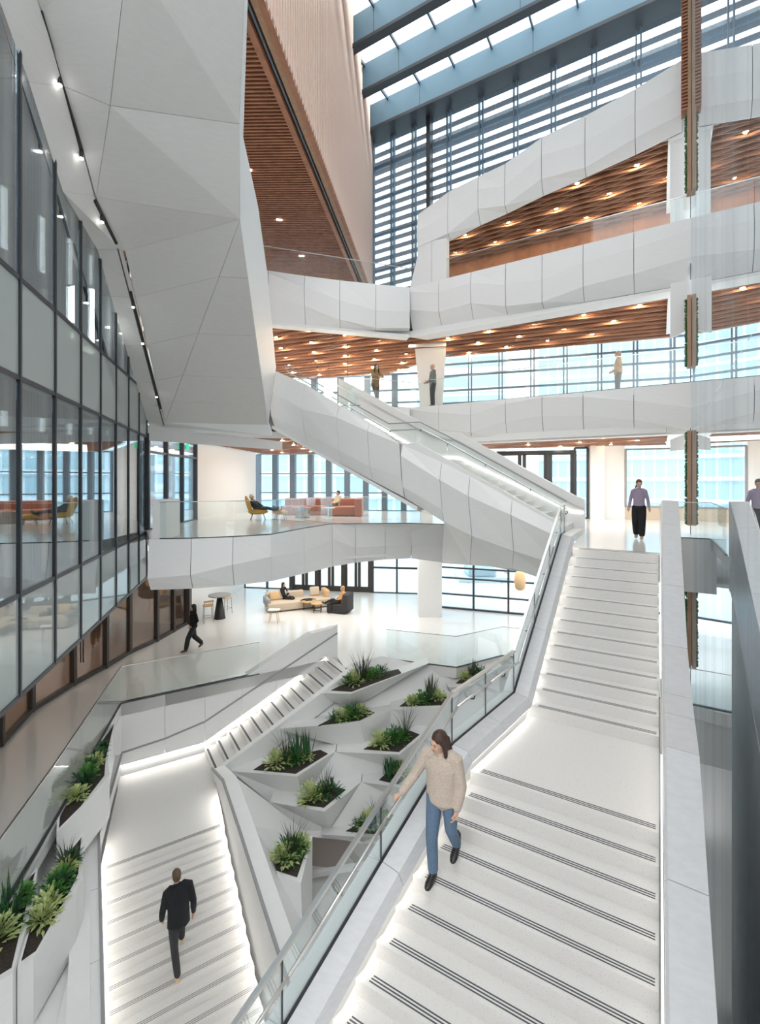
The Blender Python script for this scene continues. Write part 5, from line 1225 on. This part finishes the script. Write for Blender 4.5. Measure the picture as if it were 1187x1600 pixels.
# level C trio
def onC(x, v_extra=.45):
    P = vpt(x, 630); P = P+V3((SU, CU, 0))*v_extra; return (P.x, P.y, ZC)
pA = px(586, 632, 19.0)
person('person in olive jacket leaning on the third level rail', (pA.x, pA.y, ZC), face(.55, -.8),
       stand(chest=(0, .04, 1.27), neck=(0, .07, 1.42), head=(0, .10, 1.565), look=(-.2, 0, 0), drop=.12, el_l=(-.16, .28, 1.17), wr_l=(-.02, .42, 1.12), ha_l=(.05, .45, 1.11), el_r=(.22, .24, 1.17), wr_r=(.14, .44, 1.12), ha_r=(.08, .48, 1.11),
             kn_r=(.0, .08, .48), an_r=(-.06, .02, .09), to_r=(-.08, .18, .035)),
       (.26, .17, .075), (.10, .085, .06), (.05, .035, .025), (.03, .018, .012), hstyle='long', vox=.013, scale=1.04)
pB = px(676, 632, 18.95)
person('bald person in grey-green sweater standing by the white column', (pB.x, pB.y, ZC), face(-.95, -.2),
       stand(el_l=(-.2, .05, 1.1), wr_l=(-.16, .22, .98), ha_l=(-.14, .29, .97), el_r=(.2, .05, 1.1), wr_r=(.16, .22, .98), ha_r=(.14, .29, .97)),
       (.15, .18, .165), (.015, .018, .024), (.01, .01, .01), (.3, .2, .12), hstyle='bald', female=False, vox=.013, scale=1.04)
pCx = onC(958, 2.1)
person('grey-haired person in tan jacket before the third level windows', pCx, face(-.95, .25),
       stand(look=(.1, 0, 0), wr_l=(-.1, .2, .98), ha_l=(-.06, .26, .95), wr_r=(.1, .2, .98), ha_r=(.06, .26, .95)),
       (.42, .26, .12), (.12, .11, .10), (.05, .04, .03), (.28, .25, .22), female=False, vox=.013, scale=1.04)
def sit(**k):
    J = stand(pelvis=(0, 0, .50), chest=(0, -.10, .82), neck=(0, -.10, .98), head=(0, -.07, 1.12), sh_l=(-.17, -.1, .93), sh_r=(.17, -.1, .93),
              el_l=(-.21, .02, .68), wr_l=(-.08, .2, .62), ha_l=(-.02, .25, .62), el_r=(.21, .02, .68), wr_r=(.08, .2, .62), ha_r=(.02, .25, .62),
              hip_l=(-.09, .04, .50), kn_l=(-.10, .44, .50), an_l=(-.10, .46, .10), to_l=(-.11, .62, .035), hip_r=(.09, .04, .50), kn_r=(.10, .44, .50), an_r=(.10, .46, .10), to_r=(.11, .62, .035))
    J.update(k); return J
# ================================================================== FURNITURE
def P3(o, x, y, z=0): o.location = (x, y, z)
# lobby seating
def soft(parent, nm, c, sx, sy, sz, m, rz=0, b=.06):
    o = MB().box((0, 0, 0), sx, sy, sz).build(nm, m, parent, True); o.location = c; o.rotation_euler = (0, 0, rz); bevel(o, b, 3); return o
a = pz(452, 950, ZA)
sfa = empty('sofa', (a.x, a.y, ZA)); sfa.rotation_euler = (0, 0, -1.15+math.pi/2-.0); tag(sfa, 'beige corner sofa with peach cushions on the lobby floor', 'sofa')
soft(sfa, 'seat', (0, -.1, .25), 2.3, 1.0, .38, 'cream'); soft(sfa, 'backrest', (-.15, .38, .55), 1.9, .25, .42, 'cream'); soft(sfa, 'arm', (-1.1, .0, .45), .22, .95, .38, 'grey'); soft(sfa, 'chaise', (1.5, -.1, .25), .9, 1.1, .38, 'cream')
soft(sfa, 'end_back', (1.85, .0, .58), .25, .8, .42, 'peach')
for x, y, m_, l_ in ((-.7, .15, 'peach', 'peach cushion propped at the near end of the beige sofa'), (-.35, .2, 'cream', 'cream cushion beside the peach one on the beige sofa'), (1.35, .25, 'cream', 'cream cushion at the far end of the beige sofa')):
    o = soft(None, 'cushion', (0, 0, 0), .5, .18, .45, m_, 0, .08); R_ = Matrix.Rotation(sfa.rotation_euler.z, 3, 'Z'); o.location = V3((a.x, a.y, ZA))+R_ @ V3((x, y, .66)); o.rotation_euler = (-.25, 0, sfa.rotation_euler.z); tag(o, l_, 'cushion')
person('dark-haired woman in black sitting on the beige lobby sofa', (a.x-.25, a.y+.1, ZA), face(.9, -.35), sit(an_r=(.0, .60, .12), to_r=(.02, .76, .1), kn_r=(.06, .44, .52)), (.012, .012, .016), (.014, .014, .016), (.15, .06, .03), (.02, .015, .012), hstyle='long', vox=.013)
b = pz(532, 956, ZA)
ch = empty('lounge_chair', (b.x, b.y, ZA)); ch.rotation_euler = (0, 0, 1.25); tag(ch, 'charcoal armless lounge chair facing the beige sofa', 'chair')
soft(ch, 'seat', (0, .1, .22), .78, .95, .44, 'chargrey'); soft(ch, 'backrest', (0, -.38, .5), .78, .3, .85, 'chargrey')
person('blonde woman in tan top with crossed legs on the charcoal lounge chair', (b.x+.02, b.y-.02, ZA), face(-.95, -.25), sit(kn_r=(-.02, .44, .62), an_r=(-.08, .78, .50), to_r=(-.08, .92, .56)), (.55, .30, .13), (.012, .012, .014), (.015, .012, .012), (.42, .25, .12), hstyle='bob', vox=.013)
for i, (x, y, s) in enumerate(((482, 952, .42), (496, 956, .34))):
    c = pz(x, y, ZA); t = empty('coffee_table', (c.x, c.y, ZA)); tag(t, ['larger oak topped coffee table between sofa and chair', 'smaller oak topped coffee table by the charcoal chair'][i], 'table')
    MB().lathe((0, 0, .42), [(s, -.02), (s, .02)], 8).build('tabletop', 'oak', t)
    for k in range(4): MB().tube([(s*.7*math.cos(k*1.57+.8), s*.7*math.sin(k*1.57+.8), .4), (s*.7*math.cos(k*1.57+.8), s*.7*math.sin(k*1.57+.8), 0)], .015, 6).build('leg', 'black', t)
    MB().tube([(s*.7*math.cos(k*1.57+.8), s*.7*math.sin(k*1.57+.8), .12) for k in range(5)], .012, 6).build('stretcher', 'black', t)
    if i == 0: tag(MB().box((c.x, c.y, ZA+.455), .32, .2, .03, .3).build('book', 'black'), 'dark book lying on the larger coffee table', 'book')
c = pz(428, 972, ZA); t = empty('side_table', (c.x, c.y, ZA)); tag(t, 'small white side table at the near end of the beige sofa', 'table')
MB().box((0, 0, .55), .5, .34, .03).build('tabletop', 'paint', t)
for s in (-1, 1):
    for r in (-1, 1): MB().tube([(s*.12, r*.12, .54), (s*.2, r*.16, 0)], .015, 6).build('leg', 'oak', t)
# bistro table + stools
c = pz(343, 966, ZA); t = empty('bar_table', (c.x, c.y, ZA)); tag(t, 'grey topped bar table on a black cone base by the white wall', 'table')
MB().lathe((0, 0, 1.06), [(.5, -.02), (.5, .02)], 28).build('tabletop', 'grey', t); MB().lathe((0, 0, 0), [(.27, 0), (.25, .03), (.1, 1.04)], 20).build('base', 'black', t, True)
for i, (x, y) in enumerate(((325, 972), (353, 958))):
    d = pz(x, y, ZA); s = empty('bar_stool', (d.x, d.y, ZA)); s.rotation_euler = (0, 0, .5 if i == 0 else -.7); tag(s, ['oak seated bar stool in front of the bar table', 'oak seated bar stool behind the bar table'][i], 'stool')
    bevel(MB().box((0, 0, .74), .42, .4, .05).build('seat', 'oak', s), .02); MB().box((0, -.19, .95), .42, .03, .09).build('backrest', 'oak', s)
    for a1 in (-1, 1):
        for b1 in (-1, 1): MB().tube([(a1*.17, b1*.17, .95 if b1 < 0 else .73), (a1*.2, b1*.2, 0)], .013, 6).build('leg', 'grey', s)
    MB().tube([(-.19, .19, .25), (.19, .19, .25), (.19, -.19, .25), (-.19, -.19, .25), (-.19, .19, .25)], .01, 6).build('footrest', 'grey', s)
# mezzanine seating
sf2 = empty('sofa', (-3.0, 22.9, 0)); tag(sf2, 'long rust leather sectional sofa by the mezzanine windows', 'sofa')
for k in range(2): soft(sf2, 'seat', (-1.1+k*1.35, -.05, .24), 1.33, .95, .42, 'rust')
soft(sf2, 'backrest', (-.4, .42, .55), 2.65, .28, .5, 'rust'); soft(sf2, 'seat', (1.3, -.35, .24), 1.2, 1.5, .42, 'rust'); soft(sf2, 'side_back', (2.0, -.4, .42), .35, 1.9, .82, 'rust'); soft(sf2, 'backrest', (1.3, .42, .55), 1.0, .28, .5, 'rust')
person('dark-haired person in cream shirt sitting on the rust sofa', (-2.1, 22.7, 0), face(-.8, -.6), sit(), (.62, .50, .33), (.10, .08, .06), (.05, .04, .03), (.02, .015, .012), vox=.014, scale=.95)
cmy = pz(403, 812, 0); lc = empty('lounge_chair', (cmy.x, cmy.y, 0)); lc.rotation_euler = (0, 0, -1.3); tag(lc, 'mustard shell lounge chair at the left of the rust sofa', 'chair')
MB().ell((0, 0, .34), .38, .42, .12).build('seat', 'mustard', lc, True); o = MB().ell((0, 0, 0), .36, .10, .42).build('backrest', 'mustard', lc, True); o.location = (0, -.38, .62); o.rotation_euler = (.3, 0, 0)
for a1 in (-1, 1):
    for b1 in (-1, 1): MB().tube([(a1*.2, b1*.2, .3), (a1*.3, b1*.3, 0)], .014, 6).build('leg', 'black', lc)
ot = empty('ottoman', (cmy.x+.95, cmy.y, 0)); tag(ot, 'mustard round ottoman before the mustard chair', 'ottoman')
MB().ell((0, 0, .32), .34, .3, .1).build('seat', 'mustard', ot, True)
for a1 in (-1, 1):
    for b1 in (-1, 1): MB().tube([(a1*.15, b1*.15, .28), (a1*.22, b1*.22, 0)], .014, 6).build('leg', 'black', ot)
person('white-haired person in dark clothes reclining on the mustard chair', (cmy.x+.0, cmy.y, -.05), face(.97, -.1), sit(pelvis=(0, 0, .45), chest=(0, -.2, .74), neck=(0, -.26, .89), head=(0, -.28, 1.03), sh_l=(-.17, -.23, .84), sh_r=(.17, -.23, .84), kn_l=(-.1, .42, .55), kn_r=(.08, .42, .57), an_l=(-.08, .85, .46), to_l=(-.08, .9, .6), an_r=(.05, .85, .46), to_r=(.05, .9, .6)), (.02, .022, .025), (.02, .022, .025), (.03, .02, .02), (.62, .58, .52), female=False, vox=.014, scale=.98)
for i, (x, y) in enumerate(((468, 809), (478, 809), (513, 811))):
    d = pz(x, y, 0); t = empty('side_table', (d.x, d.y, 0)); tag(t, ['left round drum table before the rust sofa', 'right round drum table before the rust sofa', 'slim white round table at the right end of the rust sofa'][i], 'table')
    if i < 2: MB().lathe((0, 0, 0), [(.2, 0), (.2, .05), (.09, .25), (.22, .42), (.22, .45)], 16).build('pedestal', 'beige', t, True); MB().lathe((0, 0, .46), [(.3, -.01), (.3, .01)], 20).build('tabletop', 'oak', t)
    else: MB().lathe((0, 0, .48), [(.3, -.01), (.3, .01)], 20).build('tabletop', 'paint', t); MB().tube([(0, 0, .48), (0, 0, 0)], .025, 8).build('pole', 'paint', t); MB().lathe((0, 0, 0), [(.16, 0), (.16, .02)], 16).build('base', 'paint', t)
